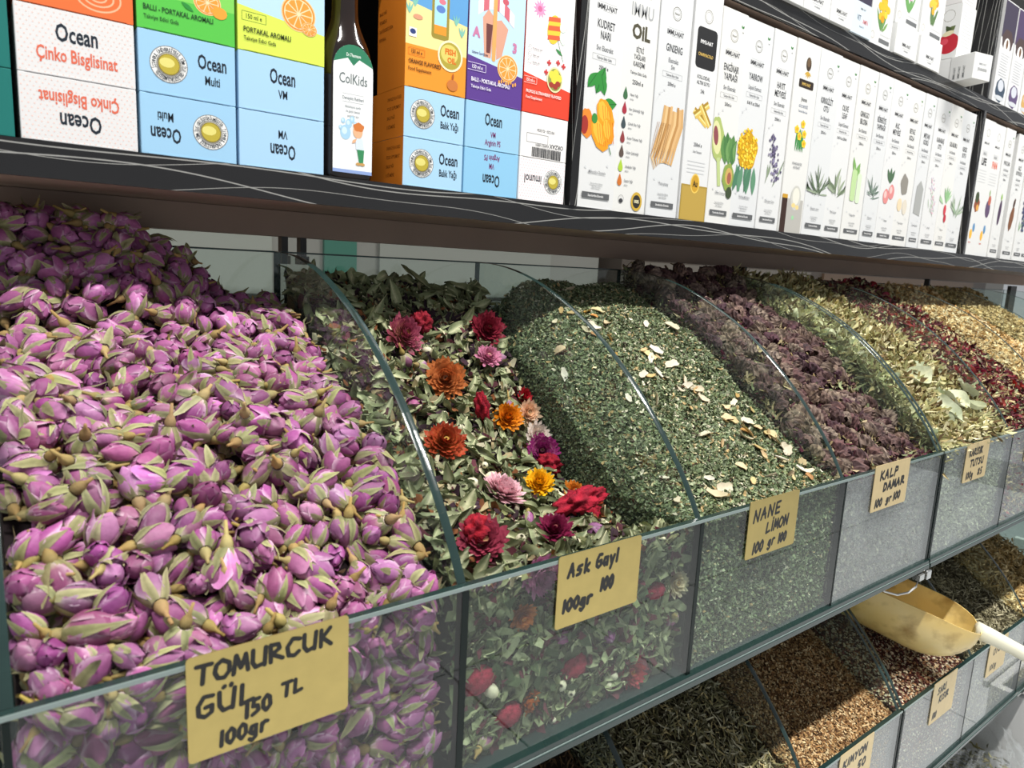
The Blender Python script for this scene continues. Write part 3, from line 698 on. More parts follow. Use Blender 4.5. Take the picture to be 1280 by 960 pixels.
def art_gold(p):
    w = p.w; c = w / 2; p.ring(c, 222, 7, .6, '#8a8678', 30, wob=.06); p.ring(c, 222, 5.2, .3, '#a8a498', 24)
    p.rect(c - 17, 167, 35, 43, '#1e1e20', 5); p.text('IMMU-NAT', c, 193, 4, '#f0f0f0', .8, 'c', .02, fit=27); p.text('CHARMACOLD', c, 180, 3.4, '#d8b45a', .8, 'c', .02, fit=28)
    p.text('KOLLOIDAL', c, 156, 4, '#4a4c50', .75, fit=28); p.text('ALTIN SUYU', c, 150, 4, '#4a4c50', .75, fit=30); p.text('24k', c, 141, 4.2, '#55575a', .8)
    for x, y, a in ((10, 118, -.5), (16, 112, .6), (20, 126, -.85)):
        ca, sa = math.cos(a), math.sin(a)
        for k, cl in ((0, '#d8b85c'), (3, '#f0dc90'), (5, '#a8862c')): P = [(0, k), (28, k), (28, k + 3), (0, k + 3)]; p.poly([(x + u * ca - v * sa, y + u * sa + v * ca) for u, v in P], cl)
    p.text('250ml e', c, 83, 4, '#55575a', .8); p.text('Gıda Takviyesi', c, 76, 2.4, '#7a7c80', .8)
    for i in range(4): p.stroke([(8, 66 - i * 4), (w - 8, 66 - i * 4)], .5, '#c4c6c8')
    p.rect(1, 0, w - 1, 40, '#a88c3c'); p.rect(3, 1, w - 5, 37, '#b89a48'); p.ell(c + 1, 42, 8, 11, '#e8c45c', 22); p.ell(c + 1, 42, 6.6, 9.4, '#c89a2c', 22); p.text('Au', c + 1, 38.5, 7, '#2c2410', .7, 'c', .04)
def pic_arti(p):
    p.ell(10, 96, 12, 26, '#a8b86c', 24, .2, .05, 7); p.ell(8, 98, 8, 19, '#d8d8a0', 20, .2); p.ell(6, 100, 4.5, 11, '#8a4a50', 16, .2); p.stroke([(14, 76), (20, 44)], 6, '#b8c888')
    for k in range(6): p.leafp(28 + k * 3.2, 70 + (k % 2) * 4, 34 - k, 15, 1.5 + .09 * (3 - k), ['#5c8a4c', '#4a7a42', '#6f9a5a'][k % 3], '#3a6a38')
    p.ell(36, 56, 11, 16, '#8aa04c', 22, 0, .06, 6); p.ell(37, 57, 7, 10, '#c8a860', 16); p.ell(38, 55, 4, 7, '#a0604c', 14); p.ell(40, 38, 6, 7, '#3c4a30', 14)
def pic_yar(p):
    for k in range(7): p.leafp(6 + k * 6, 74, 34, 10, -1.57 + R.uniform(-.35, .35), ['#5f8f70', '#4c7c60'][k % 2])
    p.ell(25, 92, 20, 22, '#c8980c', 26, 0, .08, 5)
    for k in range(110):
        a = R.random() * 6.28; r = math.sqrt(R.random()); x, y = 25 + 20 * r * math.cos(a), 94 + 24 * r * math.sin(a); p.st = .3; p.ell(x, y, 1.9, 1.9, R.choice(['#e8b81c', '#f0c82c', '#d8a010', '#f6d84c']), 6)
    p.st = 1
def dotspray(cols, leaves, x0=10, x1=42, n=60, y0=60, y1=118, sx=1.6):
    def f(p):
        for k in range(5): x = R.uniform(x0, x1); p.leafp(x, y0 + R.uniform(-8, 8), R.uniform(16, 34), 2.4, R.uniform(1., 2.1), R.choice(leaves))
        for k in range(n):
            t = R.random(); xx = x0 + (x1 - x0) * (.25 + .5 * t) + R.gauss(0, 4.5); yy = y1 - (y1 - y0) * t; p.st = .3; p.ell(min(max(xx, 4), p.w - 4), yy, sx, sx * 1.2, R.choice(cols), 6)
        p.st = 1
    return f
def pic_leaves(cols, n=12, L=36, wd=4, fan=1.2, cy=55):
    def f(p):
        for k in range(n): a = 1.57 + fan * (k / (n - 1) - .5) * 2 + R.uniform(-.15, .15); p.leafp(p.w / 2 + R.uniform(-8, 8), cy + R.uniform(-4, 8), L * R.uniform(.7, 1.2), wd * R.uniform(.7, 1.2), a, R.choice(cols), cols[0])
    return f
def pic_fruit(body, hi, leaf='#4c8a48', n=2, r=10):
    def f(p):
        for k in range(3): p.leafp(p.w / 2, 92, 24, 8, 1.1 + k * .5, leaf)
        for k in range(n): x = p.w / 2 - 8 * (n - 1) + 16 * k; y = 72 + 8 * (k % 2); p.ell(x, y, r, r * 1.25, body, 22, 0, .03, 5); p.ell(x - r * .25, y + r * .3, r * .5, r * .6, hi, 14)
    return f
def art_daf(p):
    w = p.w; c = w / 2; p.ell(c + 2, 214, 6, 8.5, '#3a2c20', 20); p.ell(c + 2, 216, 4, 5.5, '#6a543c', 16)
    for k in range(5): p.leafp(c + 2, 205, 9, 2.4, -1.57 + (k - 2) * .5, '#c8a03c')
    p.rect(c - 16, 184, 34, 10, '#2c2018', 2); p.text('IMMU-NAT', c + 1, 187, 3.8, '#d8b45a', .8, 'c', .02, fit=28)
    p.text('Jivanna', c, 168, 5, '#55575a', .7, fit=32); p.text('GÜÇ DESTEĞİ', c, 160, 3.4, '#7a8498', .7, fit=34); p.text('Takviye Edici Gıda', c, 154, 2.6, '#7a8498', .8, fit=32)
    for k in range(7): p.leafp(c - 9 + 3 * k, 104, 30, 3.4, 1.57 + R.uniform(-.2, .2), '#3a8a44')
    for x, y in ((c - 9, 132), (c + 4, 140), (c + 9, 128), (c - 2, 124), (c + 10, 116)): p.ell(x, y, 5, 5, '#e8c82c', 14, 0, .15, 5); p.ell(x, y, 2.2, 2.2, '#d89a1c', 10)
    p.text('STANDARDİZE', c, 88, 3, '#8a8c90', .8); p.text('EKSTRAKT', c, 83, 3, '#8a8c90', .8)
    p.rect(2, 0, 12, 46, '#38241c'); p.rect(2, 44, 12, 5, '#c8982c'); p.rect(14, 0, w - 17, 44, '#b4b2ac'); p.ell(c + 6, 46, 12, 16, '#c8c8c0', 22); p.ell(c + 6, 48, 8, 11, '#e2e0d4', 20); p.ell(c + 2, 36, 5, 3, '#e8cf8c', 12); p.ell(c + 11, 34, 4, 3, '#e8cf8c', 12); p.ell(c + 3, 20, 3, 3, '#9ad0a0', 10)
SE, LE = ['Sıvı', 'Ekstrakt'], ['Liquid Extract']
SE = ['Sıvı Ekstrakt']
greys = ['#6f7f6a', '#8a9a80', '#5a6a58', '#a8b09a']
EX = [(.2692, .3225, 'tall white carton with an orange bitter melon and green leaf, first beside the upright', wt(['KUDRET', 'NARI'], SE, pic_melon, 'Momordica Charantia', leaf=False)),
      (.3228, .3735, 'tall white carton with large dark letters and a column of coloured oil drops', art_oil),
      (.3738, .4255, 'tall white carton with a tan bundle of ginseng roots', wt(['GINSENG'], ['Ekstraktı', 'Sıvı'], pic_gins, 'Panax ginseng', leaf=False)),
      (.4275, .4755, 'tall white carton with black plaque, gold bars and a gold base', art_gold),
      (.4762, .5235, 'tall white carton with a cut green artichoke', wt(['ENGİNAR', 'YAPRAĞI'], SE, pic_arti, 'Cynara Scolymus')),
      (.5238, .5795, 'tall white carton with a clump of yellow yarrow flowers', wt(['YARROW'], LE, pic_yar, 'Achillea Millefolium', '8.45 fl oz 250ml')),
      (.5798, .6285, 'tall white carton with purple-grey chaste berries on sprigs', wt(['HAYIT', 'MEYVESİ'], SE, dotspray(['#5c5474', '#7a7290', '#4a4460', '#8c86a4'], ['#7a8a70', '#8a9a80'], n=90), 'Vitex Agnus Castus')),
      (.6295, .6845, 'tall white carton with yellow daffodils above a brown and grey bottle picture', art_daf),
      (.6850, .7395, 'tall white carton with grey-green horsetail sprays', wt(['KIRKKİLİT', 'OTU'], SE, pic_leaves(['#55664f', '#7c8c74', '#9aa890'], 18, 34, 2.4, 1.5, 56), 'Equisetum arvense')),
      (.7398, .7905, 'tall white carton with a grey-green olive branch', wt(['OLIVE', 'LEAF'], LE, pic_leaves(['#6a7a60', '#98a68c', '#c0c8b4'], 11, 30, 5, 1.3, 60), 'Olea Europaea', '8.45 fl oz 250ml')),
      (.7908, .8445, 'tall white carton with pale green ginkgo leaves and a tall glass', wt(['GINKGO', 'BILOBA'], SE, lambda p: (pic_leaves(['#7aa85c', '#a8c88c'], 5, 24, 9, .6, 84)(p), p.rect(12, 56, 14, 44, '#b8d49a', 4), p.rect(28, 54, 12, 42, '#d2e2c4', 4)), 'Ginkgo biloba')),
      (.8448, .8895, 'tall white carton with dark green rosemary needles', wt(['BİBERİYE', 'YAPRAĞI'], SE, pic_leaves(['#5c7464', '#84988a'], 20, 22, 1.8, 1.5, 66), 'Rosmarinus')),
      (.8898, .9445, 'tall white carton with pale red hawthorn berries under a thin white veil', wt(['ALIÇ', 'MEYVESİ'], SE, pic_fruit('#d88a88', '#f0c0bc', '#4c6a4c', 2, 9), 'Crataegus')),
      (.9450, 1.0005, 'tall white carton with brown-grey root and pale garlic picture', wt(['BEYAZ', 'KOLA'], SE, lambda p: (p.ell(24, 96, 12, 16, '#8c8880', 22, .2, .08, 5), p.ell(16, 64, 8, 10, '#e4d0ae', 16), p.ell(34, 62, 8, 12, '#d8d0c0', 16)), 'Cola acuminata')),
      (1.0008, 1.0415, 'tall white carton with a grey crystal-like block picture', wt(['MEYAN', 'KÖKÜ'], SE, lambda p: p.poly([(8, 56), (32, 52), (34, 96), (22, 108), (10, 98)], '#a4a6a4'), 'Glycyrrhiza glabra')),
      (1.0425, 1.0975, 'tall white carton with faint pink and green blossom sprays', wt(['KARABAŞ', 'OTU'], SE, dotspray(['#e0b8c8', '#d8d0dc', '#c8d8c4'], ['#b8c8b4', '#c8d4c4'], n=50), 'Lavandula')),
      (1.0978, 1.1455, 'tall white carton with a red and green flower near its middle', wt(['GILABURU'], SE, lambda p: (pic_leaves(['#8cb884', '#a8cca0'], 7, 26, 6, 1., 78)(p), p.ell(26, 70, 5, 9, '#c83c48', 14), p.ell(30, 56, 5, 7, '#b82c3c', 14)), 'Viburnum')),
      (1.1458, 1.2045, 'tall white carton with pale green sprays, last before the second upright', wt(['KEKİK', 'SUYU'], SE, pic_leaves(['#94ac90', '#b8c8b0', '#7c9478'], 16, 32, 3, 1.4, 62), 'Thymus'))]
for i, (a, b, lb, art) in enumerate(EX): carton(lb, a, b, ZS, .2405 if i > 3 else .246, art, ['#dcdddd', '#dededb', '#d8dadb'][i % 3], depth=.055, y=YS + [0, .002, .001, 0][i % 4])
def art_life(word, col, pic):
    def f(p):
        w = p.w; c = w / 2; p.ring(c, 218, 6.5, .6, '#8a8678', 26, wob=.06); p.text('IMMU-NAT', c, 198, 4, '#3c3c40', .8, 'c', .02, fit=28); p.text('IMMU', c, 178, 9, '#c4c6c8', .7, fit=34); p.text(word, c, 162, 12, col, .75, 'c', .04, fit=36)
        for i in range(5): p.stroke([(10, 152 - i * 5), (w - 10, 152 - i * 5)], .6, '#c4c6c8')
        pic(p); p.ell(16, 38, 6, 9, '#f0b43c', 16); p.ell(26, 50, 5, 8, '#5a8cb8', 16); p.text('karışım', 16, 22, 3, '#c84c3c', .8)
    return f
RX = [(1.2320, 1.2875, 'tall white carton with dark bold letters and mixed berries beyond the second upright', art_life('LIFE', '#2c2c2e', lambda p: (p.ell(24, 92, 12, 14, '#8a4a2c', 20, 0, .1, 6), p.ell(22, 104, 8, 10, '#3c4a2c', 16), p.ell(28, 86, 6, 6, '#d8a04c', 12)))),
      (1.2880, 1.3435, 'tall white carton with orange bold letters and a purple fig', art_life('PAN', '#d8603c', lambda p: (p.ell(26, 88, 11, 16, '#5c4868', 20), p.ell(30, 104, 7, 9, '#b8604c', 14), p.leafp(26, 110, 14, 5, 1.5, '#7a9a4c')))),
      (1.3440, 1.3900, 'tall white carton with a long dark aubergine picture', wt(['PATLICAN'], SE, lambda p: (p.ell(24, 86, 6.5, 24, '#4a3450', 20, -.1), p.leafp(24, 108, 14, 7, 1.5, '#8cb84c')), 'Solanum')),
      (1.4150, 1.4700, 'tall white carton with a brown cone near the right edge of the frame', wt(['KEÇİ', 'BOYNUZU'], SE, lambda p: (p.ell(24, 80, 10, 24, '#7a4c2c', 22, -.2, .06, 7), p.ell(28, 110, 5, 10, '#4a3428', 14, -.3)), 'Ceratonia')),
      (1.4710, 1.5200, 'tall white carton with dark blue berries, second from the right edge', wt(['YABAN', 'MERSİNİ'], SE, dotspray(['#3c4468', '#4c547c', '#2c3454'], ['#5c9a4c'], n=60, sx=2.4), 'Vaccinium')),
      (1.5210, 1.5750, 'tall white carton with a glossy green pepper at the right edge', wt(['YEŞİL', 'BİBER'], SE, lambda p: (p.ell(24, 84, 9, 26, '#3c7a34', 22), p.ell(20, 92, 3, 14, '#7ab85c', 14)), 'Capsicum'))]
for i, (a, b, lb, art) in enumerate(RX): carton(lb, a, b, ZS, .240, art, '#dcdddc', depth=.055, y=YS + .002 * (i % 2))

# upper shelf ------------------------------------------------
def imm(p):
    p.rect(0, p.h - 18, p.w, .6, '#d8dadc'); p.text('IMMU-NAT', p.w / 2, 13, 5, '#3c3c40', .8, 'c', .02, fit=p.w - 10); p.stroke([(p.w / 2 - 12, 10.5), (p.w / 2 + 12, 10.5)], .25, LG); p.text('sıvı ekstrakt', p.w / 2, 6.5, 2.4, '#8a8c90', .8)
def flow(cols, lv):
    def f(p):
        for k in range(9): p.leafp(p.w * .5 + R.uniform(-6, 6), 20, R.uniform(20, 36), 4.6, R.uniform(.8, 2.3), R.choice(lv))
        for k in range(16): a = R.random() * 6.28; p.ell(p.w * .5 + 15 * R.random() * math.cos(a), 52 + 16 * R.random() * math.sin(a), 5, 5, R.choice(cols), 10, 0, .2, 5)
        p.rect(p.w * .45, 6, p.w * .48, 5, '#6a6c6e'); p.ring(9, 12, 5, .5, '#b0ac9c', 20); p.stroke([(p.w * .48, 16), (p.w - 4, 16)], .4, LG)
    return f
def vita(p):
    p.rect(0, 0, p.w, p.h, '#cfdbe4'); p.text('IMMU-NAT', p.w / 2, 32, 2.6, '#3c4048', .8, 'c', .02); p.text('VIT', p.w * .34, 18, 7, '#3a4a60', .7, 'c', .02); p.text('AMIN', p.w * .66, 16, 6, '#c8504c', .7, fit=18); p.text('Vitamin D3', p.w / 2, 10, 2.4, '#5a6a78', .8)
def up(label, x0, x1, h, art, col='#dcdddc', z=0, y=YS, rz=0, side=None, depth=.055):
    return carton(label, x0, x1, ZU + z, h, art, col, y=y, rz=rz, side=side, depth=depth)
for lb, x0, x1 in (('low white carton on the upper shelf, leftmost one partly cut by the frame', .560, .622), ('second low white carton from the left on the upper shelf', .623, .684), ('low cream-white carton left of the pale blue one on the upper shelf', .685, .740)): up(lb, x0, x1, .046, imm, y=YS - .006); 
for lb, x0, x1 in (('white carton standing on the leftmost low upper-shelf carton', .560, .622), ('white carton standing on the second low upper-shelf carton', .623, .684), ('white carton standing on the low cream-white upper-shelf carton', .685, .740)): up(lb, x0, x1, .13, lambda p: flow(['#e8b8c8', '#d8c0d8'], ['#8cb884'])(p), z=.0463)
up('low pale blue carton with red and navy lettering on the upper shelf', .741, .797, .041, vita, '#cfdbe4', y=YS - .004); up('dark violet carton standing on the pale blue upper-shelf carton', .741, .797, .13, lambda p: (p.rect(0, 0, p.w, p.h, '#3a3448'), p.rect(0, 0, p.w, 3, '#b8c0cc'), p.text('IMMU-NAT', p.w / 2, 22, 5, '#d8d8e4', .8, fit=40)), '#3a3448', z=.0413)
up('white carton with yellow daisies low on the upper shelf', .799, .862, .15, flow(['#e8b82c', '#f0c83c', '#d89a1c'], ['#5c8a4c', '#7aa05c']))
up('low white carton under the pink blossom carton on the upper shelf', .868, .938, .042, imm, y=YS - .004); up('white carton with pink blossoms and green leaves on the upper shelf', .868, .938, .13, flow(['#d8a0c0', '#e0b8d0'], ['#6aa05c', '#8cb87c']), z=.0423)
up('low white carton under the orange-yellow flower carton on the upper shelf', .945, 1.02, .042, imm, y=YS - .004); up('white carton with an orange-yellow flower on the upper shelf', .945, 1.02, .13, flow(['#e8a82c', '#e0982c', '#f0c040'], ['#5c7a4c', '#4c6a44']), z=.0423)
def side_txt(p):
    for i in range(12): p.stroke([(6, p.h - 8 - i * 5), (p.w - 6 - (i * 7) % 9, p.h - 8 - i * 5)], .5, '#a8aaac')
o_ = up('small white carton turned askew and jutting out over the upper shelf edge', 1.078, 1.122, .040, lambda p: (p.text('IMMU-NAT', p.w / 2, 22, 3.4, '#8a8c90', .8), p.text('JIVANNA', p.w / 2, 13, 5, '#5a5c60', .8, fit=40)), y=YS - .030, rz=math.radians(-14), side=lambda p: [p.text('IMMU-NAT', 10 + i * 8, 4, 4, '#55575a', .7, rot=1.57, al='l') for i in range(3)], depth=.04)
up('white carton with a red beetroot picture standing behind the askew one', 1.090, 1.145, .085, side_txt, '#dcdddc', y=YS + .004, z=.0403, side=lambda p: (p.ring(p.w * .66, 68, 9, .6, '#8a8678', 26, wob=.06), p.ell(p.w * .72, 24, 17, 16, '#b82434', 24), p.ell(p.w * .62, 28, 6, 5, '#d04858', 14), p.leafp(p.w * .6, 38, 20, 10, .7, '#5c6a3c'), p.leafp(p.w * .8, 38, 18, 8, 2.2, '#3c4a2c'), p.ell(p.w * .7, 40, 9, 4, '#d8d0ac', 14, .2)))
up('plain low white carton underneath the beetroot carton', 1.090, 1.145, .040, None, '#dcdddc', y=YS + .010)
up('white carton with fine dark lettering lying on top of the beetroot carton', 1.090, 1.145, .045, lambda p: (p.text('ARIS', p.w * .3, 16, 9, '#3c3436', .8, 'c', .03), side_txt(p)), '#dad8d7', z=.1256, y=YS + .006)
for i, (x0, c1, c2, lb) in enumerate(((1.250, '#3c3548', '#3a4a5c', 'tall carton with a dark violet top and blue drink picture past the second upright'), (1.315, '#4a3a5c', '#5a4a70', 'tall carton with a violet top and dark grapes picture on the upper shelf'), (1.380, '#b0603c', '#c8a05c', 'tall carton with a rust top and ginger root picture on the upper shelf'), (1.445, '#b8683c', '#4c5058', 'tall carton with an orange top and grey seeds picture on the upper shelf'), (1.510, '#c8743c', '#7a5c3c', 'tall carton with an orange-brown top, last in view on the upper shelf'))):
    def art(p, c1=c1, c2=c2):
        w = p.w; p.rect(0, 108, w, 60, c1); p.ell(w / 2, 106, w * .42, 18, '#4a3a38', 22, 0, .06, 7); p.ell(w / 2, 96, w * .24, 14, '#f0eeea', 18); p.ell(w / 2, 100, 5, 8, '#6a4c34', 14)
        for k in range(9): p.stroke([(10, 82 - k * 4.5), (w - 10 - (k * 5) % 8, 82 - k * 4.5)], .7, '#9a9ca4')
        p.ell(w / 2, 22, w * .36, 20, c2, 24, 0, .05, 8); p.ell(w / 2, 30, w * .22, 10, '#c8ccd4', 16); p.ell(w / 2, 9, w * .36, 4, '#c8ccd0', 18)
    up(lb, x0, x0 + .060, .17, art, '#dadbdb', depth=.06)

# ------------------------------------------------------------------ heaps: one height function per bin
def clip(v, a, b): return a if v < a else (b if v > b else v)
class Bin:
    def __init__(s, x0, x1, zt, prof, amp=.006, seed=0, bump=None):
        s.x0, s.x1, s.zt, s.prof, s.amp, s.seed, s.bump = x0 + .003, x1 - .003, zt, prof, amp, seed, bump
        s.y0, s.y1 = .003, .316
    def z(s, x, y):
        P = s.prof; z = P[-1][1]
        if y <= P[0][0]: z = P[0][1]
        else:
            for k in range(1, len(P)):
                if y < P[k][0]: z = P[k - 1][1] + (P[k][1] - P[k - 1][1]) * (y - P[k - 1][0]) / (P[k][0] - P[k - 1][0]); break
        q = s.seed * 1.7; sn = math.sin
        n = sn(x * 41 + q) * math.cos(y * 37 + q * 2) + .6 * sn(x * 83 + y * 61 + q) + .35 * sn(x * 170 - y * 140 + q)
        z += s.amp * n * clip(y / .03, 0, 1)
        if s.bump: z += s.bump(x, y)
        return z + s.zt
    def nrm(s, x, y):
        e = .004; a = (s.z(x + e, y) - s.z(x - e, y)) / (2 * e); b = (s.z(x, y + e) - s.z(x, y - e)) / (2 * e)
        v = np.array([-a, -b, 1.]); return v / np.linalg.norm(v)
    def hit(s, px, py):
        d = ray(px, py); t = .1
        while t < 4:
            p = CAMP + d * t
            if p[1] > s.y0 and p[2] < s.z(p[0], p[1]): return p
            t += .001
        return None
    def solid(s, drop, col, h=H, inset=.004):  # filler under the pieces; its dark colour paints shade in the gaps
        g = G(); nx, ny = 15, 26
        xs = np.linspace(s.x0 + .002, s.x1 - .002, nx); ys = np.linspace(s.y0 + inset, s.y1, ny)
        top = [[(x, y, float(s.z(x, y)) - drop) for y in ys] for x in xs]
        g.grid(nx, ny, lambda u, v: top[int(round(u * (nx - 1)))][int(round(v * (ny - 1)))], col)
        b = s.zt - h + .001
        g.grid(nx, 2, lambda u, v: (xs[int(round(u * (nx - 1)))], ys[0], top[int(round(u * (nx - 1)))][0][2] if v else b), col)
        for k, xi in ((0, xs[0]), (nx - 1, xs[-1])):
            g.grid(2, ny, lambda u, v: (xi, ys[int(round(v * (ny - 1)))], top[k][int(round(v * (ny - 1)))][2] if u else b), col)
        return g.arrays()
    def scatter(s, step, jit=.5, faces='tfl', layers=1, lay=.004, h=H, mg=90):
        """yields position, outward normal"""
        out = []
        for L in range(layers):
            if 't' in faces:
                y = s.y0 + step * .5
                while y < s.y1:
                    x = s.x0 + R.random() * step
                    sl = 1 / s.nrm((s.x0 + s.x1) / 2, y)[2]
                    while x < s.x1:
                        px = min(max(x + R.uniform(-jit, jit) * step, s.x0 + step * .3), s.x1 - step * .3); py = min(max(y + R.uniform(-jit, jit) * step, s.y0 + step * .35), s.y1)
                        n = s.nrm(px, py); p = np.array([px, py, float(s.z(px, py))]) - n * (L * lay)
                        if inview(p, mg): out.append((p, n, 't', L))
                        x += step
                    y += step / sl
            if 'f' in faces:
                z = s.zt - h + step * .5
                while z < s.zt - .004:
                    x = s.x0 + R.random() * step
                    while x < s.x1:
                        p = np.array([x + R.uniform(-jit, jit) * step * .8, s.y0 + step * .3 + L * lay, z + R.uniform(-jit, jit) * step])
                        p[0] = min(max(p[0], s.x0 + step * .3), s.x1 - step * .3); p[2] = max(p[2], s.zt - h + step * .35)
                        if inview(p, mg) and p[2] < s.z(p[0], s.y0): out.append((p, np.array([0, -1., 0]), 'f', L))
                        x += step
                    z += step
            if 'l' in faces and L == 0:
                y = s.y0
                while y < s.y1:
                    z = s.zt - .03
                    while z < s.z(s.x0, y) - step * .4:
                        p = np.array([s.x0 + step * .3, y + R.uniform(-jit, jit) * step, z + R.uniform(-jit, jit) * step])
                        if inview(p, mg): out.append((p, np.array([-1., 0, 0]), 'l', L))
                        z += step
                    y += step
        return out
def dist(p): return float(np.linalg.norm(p - CAMP))
LIN = [(0, -.006), (.05, .035), (.1, .073), (.17, .112), (.25, .150), (.28, .168), (.32, .190)]
B0 = Bin(-.22, 0, 0, [(0, -.006), (.02, .002), (.057, .037), (.116, .075), (.171, .102), (.253, .132), (.32, .150)], .0035, 1,
         lambda x, y: .06 * clip((y - .235) / .06, 0, 1) * clip((-.05 - x) / .07, 0, 1))
B1 = Bin(0, .22, 0, [(0, -.012), (.05, -.004), (.1, .014), (.15, .036), (.19, .062), (.24, .104), (.28, .140), (.32, .168)], .004, 2,
         lambda x, y: -.05 * clip((x - .08) / .14, 0, 1) * clip(y / .1, 0, 1) * clip((.27 - y) / .08, 0, 1) + .012 * clip((.1 - x) / .1, 0, 1) * clip(y / .1, 0, 1))
B2 = Bin(.22, .44, 0, [(0, -.006), (.04, .010), (.12, .066), (.2, .124), (.27, .152), (.32, .172)], .002, 3,
         lambda x, y: -.05 * clip((.295 - x) / .075, 0, 1) ** 1.5 * clip(y / .08, 0, 1))
B3 = Bin(.44, .66, 0, [(0, -.008), (.03, .004), (.09, .05), (.16, .105), (.24, .145), (.28, .168), (.32, .192)], .004, 4)
B4 = Bin(.664, .88, 0, LIN, .003, 5)
B5 = Bin(.88, 1.1, 0, LIN, .003, 6)
B6 = Bin(1.1, 1.32, 0, LIN, .002, 7)
B7 = Bin(1.32, 1.54, 0, LIN, .002, 8)
LO = [(0, -.008), (.05, .012), (.1, .042), (.2, .092), (.3, .125), (.32, .13)]
C0 = Bin(0, .22, ZL, LO, .002, 9); C1 = Bin(.22, .44, ZL, LO, .002, 10); C2 = Bin(.44, .655, ZL, LO, .001, 11)
C3 = Bin(.664, .88, ZL, [(0, -.012), (.05, -.001), (.1, .022), (.2, .07), (.32, .12)], .001, 12); C4 = Bin(.88, 1.1, ZL, LO, .002, 13); C5 = Bin(1.1, 1.32, ZL, LO, .002, 14)

# ------------------------------------------------------------------ rosebuds
def mixc(a, b, t): return tuple(a[i] * (1 - t) + b[i] * t for i in range(3))
MAG = lin('#b371a4'); DEEP = lin('#84406c'); PALE = lin('#efd9e6'); CREAM = lin('#e2d6b4'); SEP = lin('#75754e'); SEPP = lin('#a9a47c'); HIP = lin('#a08650')
def bud_mesh(k):
    rr = random.Random(100 + k); Rb = rr.uniform(.0058, .0072); Lb = rr.uniform(.0145, .0195); tone = rr.random()
    main = mixc(MAG, DEEP, .65 if tone > .7 else tone * .35); tip = mixc(main, PALE, .35 + .35 * (tone < .35))
    op = rr.uniform(0, .35) if k % 3 == 0 else rr.uniform(0, .1); ph = rr.random() * 6
    g = G()
    def prof(t): return math.sin(math.pi * min(1, .08 + .86 * t) ** .9) ** .75 * (1 if t < .9 else max(.05, (1.03 - t) / .13)) + .02
    def f(u, v):
        th = v * 2 * math.pi; fr = ((v * 3 + u * .7 + ph) % 1)
        r = Rb * .9 * prof(u) * (1 + .13 * (1 - fr)); return (r * math.cos(th), r * math.sin(th), u * Lb)
    def cf(u, v):
        fr = ((v * 3 + u * .7 + ph) % 1); c = mixc(mixc(CREAM, PALE, .5), main, min(1, max(0, (u - .02) / .35)))
        return mixc(c, tip, .6 if fr < .12 else .0)
    g.grid(8, 14, f, cf, wrap=True)
    for p in range(4):
        a0 = ph + p * 1.7; wd = rr.uniform(.9, 1.25); fl = op * rr.uniform(.3, 1.3); hh = rr.uniform(.82, 1.02); c0 = mixc(main, DEEP, rr.random() * .4)
        def pf(u, v):
            a = a0 + (v - .5) * 2 * wd * math.sin(math.pi * min(.97, .12 + .8 * u)) ** .6
            r = Rb * (prof(min(u * hh, .9)) * (1.06 + .03 * p)) + fl * Rb * u ** 3 * 1.6 + .0004 * math.sin(v * 9 + p)
            return (r * math.cos(a), r * math.sin(a), Lb * hh * u * (1 - .12 * (2 * v - 1) ** 2 * u))
        def pc(u, v):
            c = mixc(CREAM, c0, min(1, .25 + u / .3)); return mixc(c, PALE, .45 * (abs(v - .5) > .42) + .25 * max(0, u - .75))
        g.grid(6, 6, pf, pc)
    s = G()
    for p in range(5):
        a0 = p * 1.2566 + rr.uniform(-.2, .2); cu = rr.uniform(.3, 2.2) if rr.random() < .55 else rr.uniform(-.2, .2); ln = rr.uniform(.85, 1.25); tw = rr.uniform(-.4, .4)
        def sf(u, v):
            wd = (.60 - .75 * u) if u < .5 else .225 * (1 - u) / .5 + .03
            a = a0 + (v - .5) * 2 * wd + tw * u
            r = Rb * (prof(min(.9, u * .8)) * 1.13 + .04) + (cu * Rb * 1.5 * max(0, u - .45) ** 1.5)
            return (r * math.cos(a), r * math.sin(a), Lb * (ln * u * .92 - max(0, cu) * .25 * max(0, u - .6)) - .0004)
        s.grid(6, 3, sf, lambda u, v: mixc(SEP, SEPP, .9 * (v != .5) * .6 + .3 * u))
    h = G(); sl = rr.uniform(.002, .006); bx = rr.uniform(-.3, .3)
    pts = [(0, 0, .0012), (0, 0, -.001), (0, 0, -.003), (0, 0, -.0055), (bx * .002, 0, -.0072), (bx * .004, 0, -.008 - sl)]
    h.tube(pts, [.0022, .0029, .0031, .0022, .0011, .0008], lambda t: mixc(mixc(SEP, HIP, .5), HIP, t), 7)
    off = Vector((0, 0, -.006))
    return g, s, h
BUDS = []
for k in range(9):
    g, s, h = bud_mesh(k)
    a, b, c = g.mesh('rosebud', True), s.mesh('sepals', True), h.mesh('hip', True)
    a.materials.append(M['bud']); b.materials.append(M['green']); c.materials.append(M['green'])
    tn = random.Random(100 + k); tn.uniform(0, 1); tn.uniform(0, 1); tn = tn.random()
    BUDS.append(((a, b, c), join_np([g.arrays(), s.arrays(), h.arrays()]), 'deep magenta' if tn > .7 else ('pale tipped pink' if tn < .35 else 'mauve pink')))
def bud_orient(n):
    ax = frame(n, R.random() * 6.28)
    tl = R.gauss(.15, .38); az = R.random() * 6.28
    d = ax[:, 0] * math.cos(tl) + ax[:, 2] * math.sin(tl)
    if R.random() < .07: d = n * R.choice((1, -1)) + ax[:, 0] * .4
    return frame(d, R.random() * 6.28)
pts = B0.scatter(.0148, .42, 'tf', 1, mg=60)
pts += B0.scatter(.0155, .5, 'f', 1, mg=60)
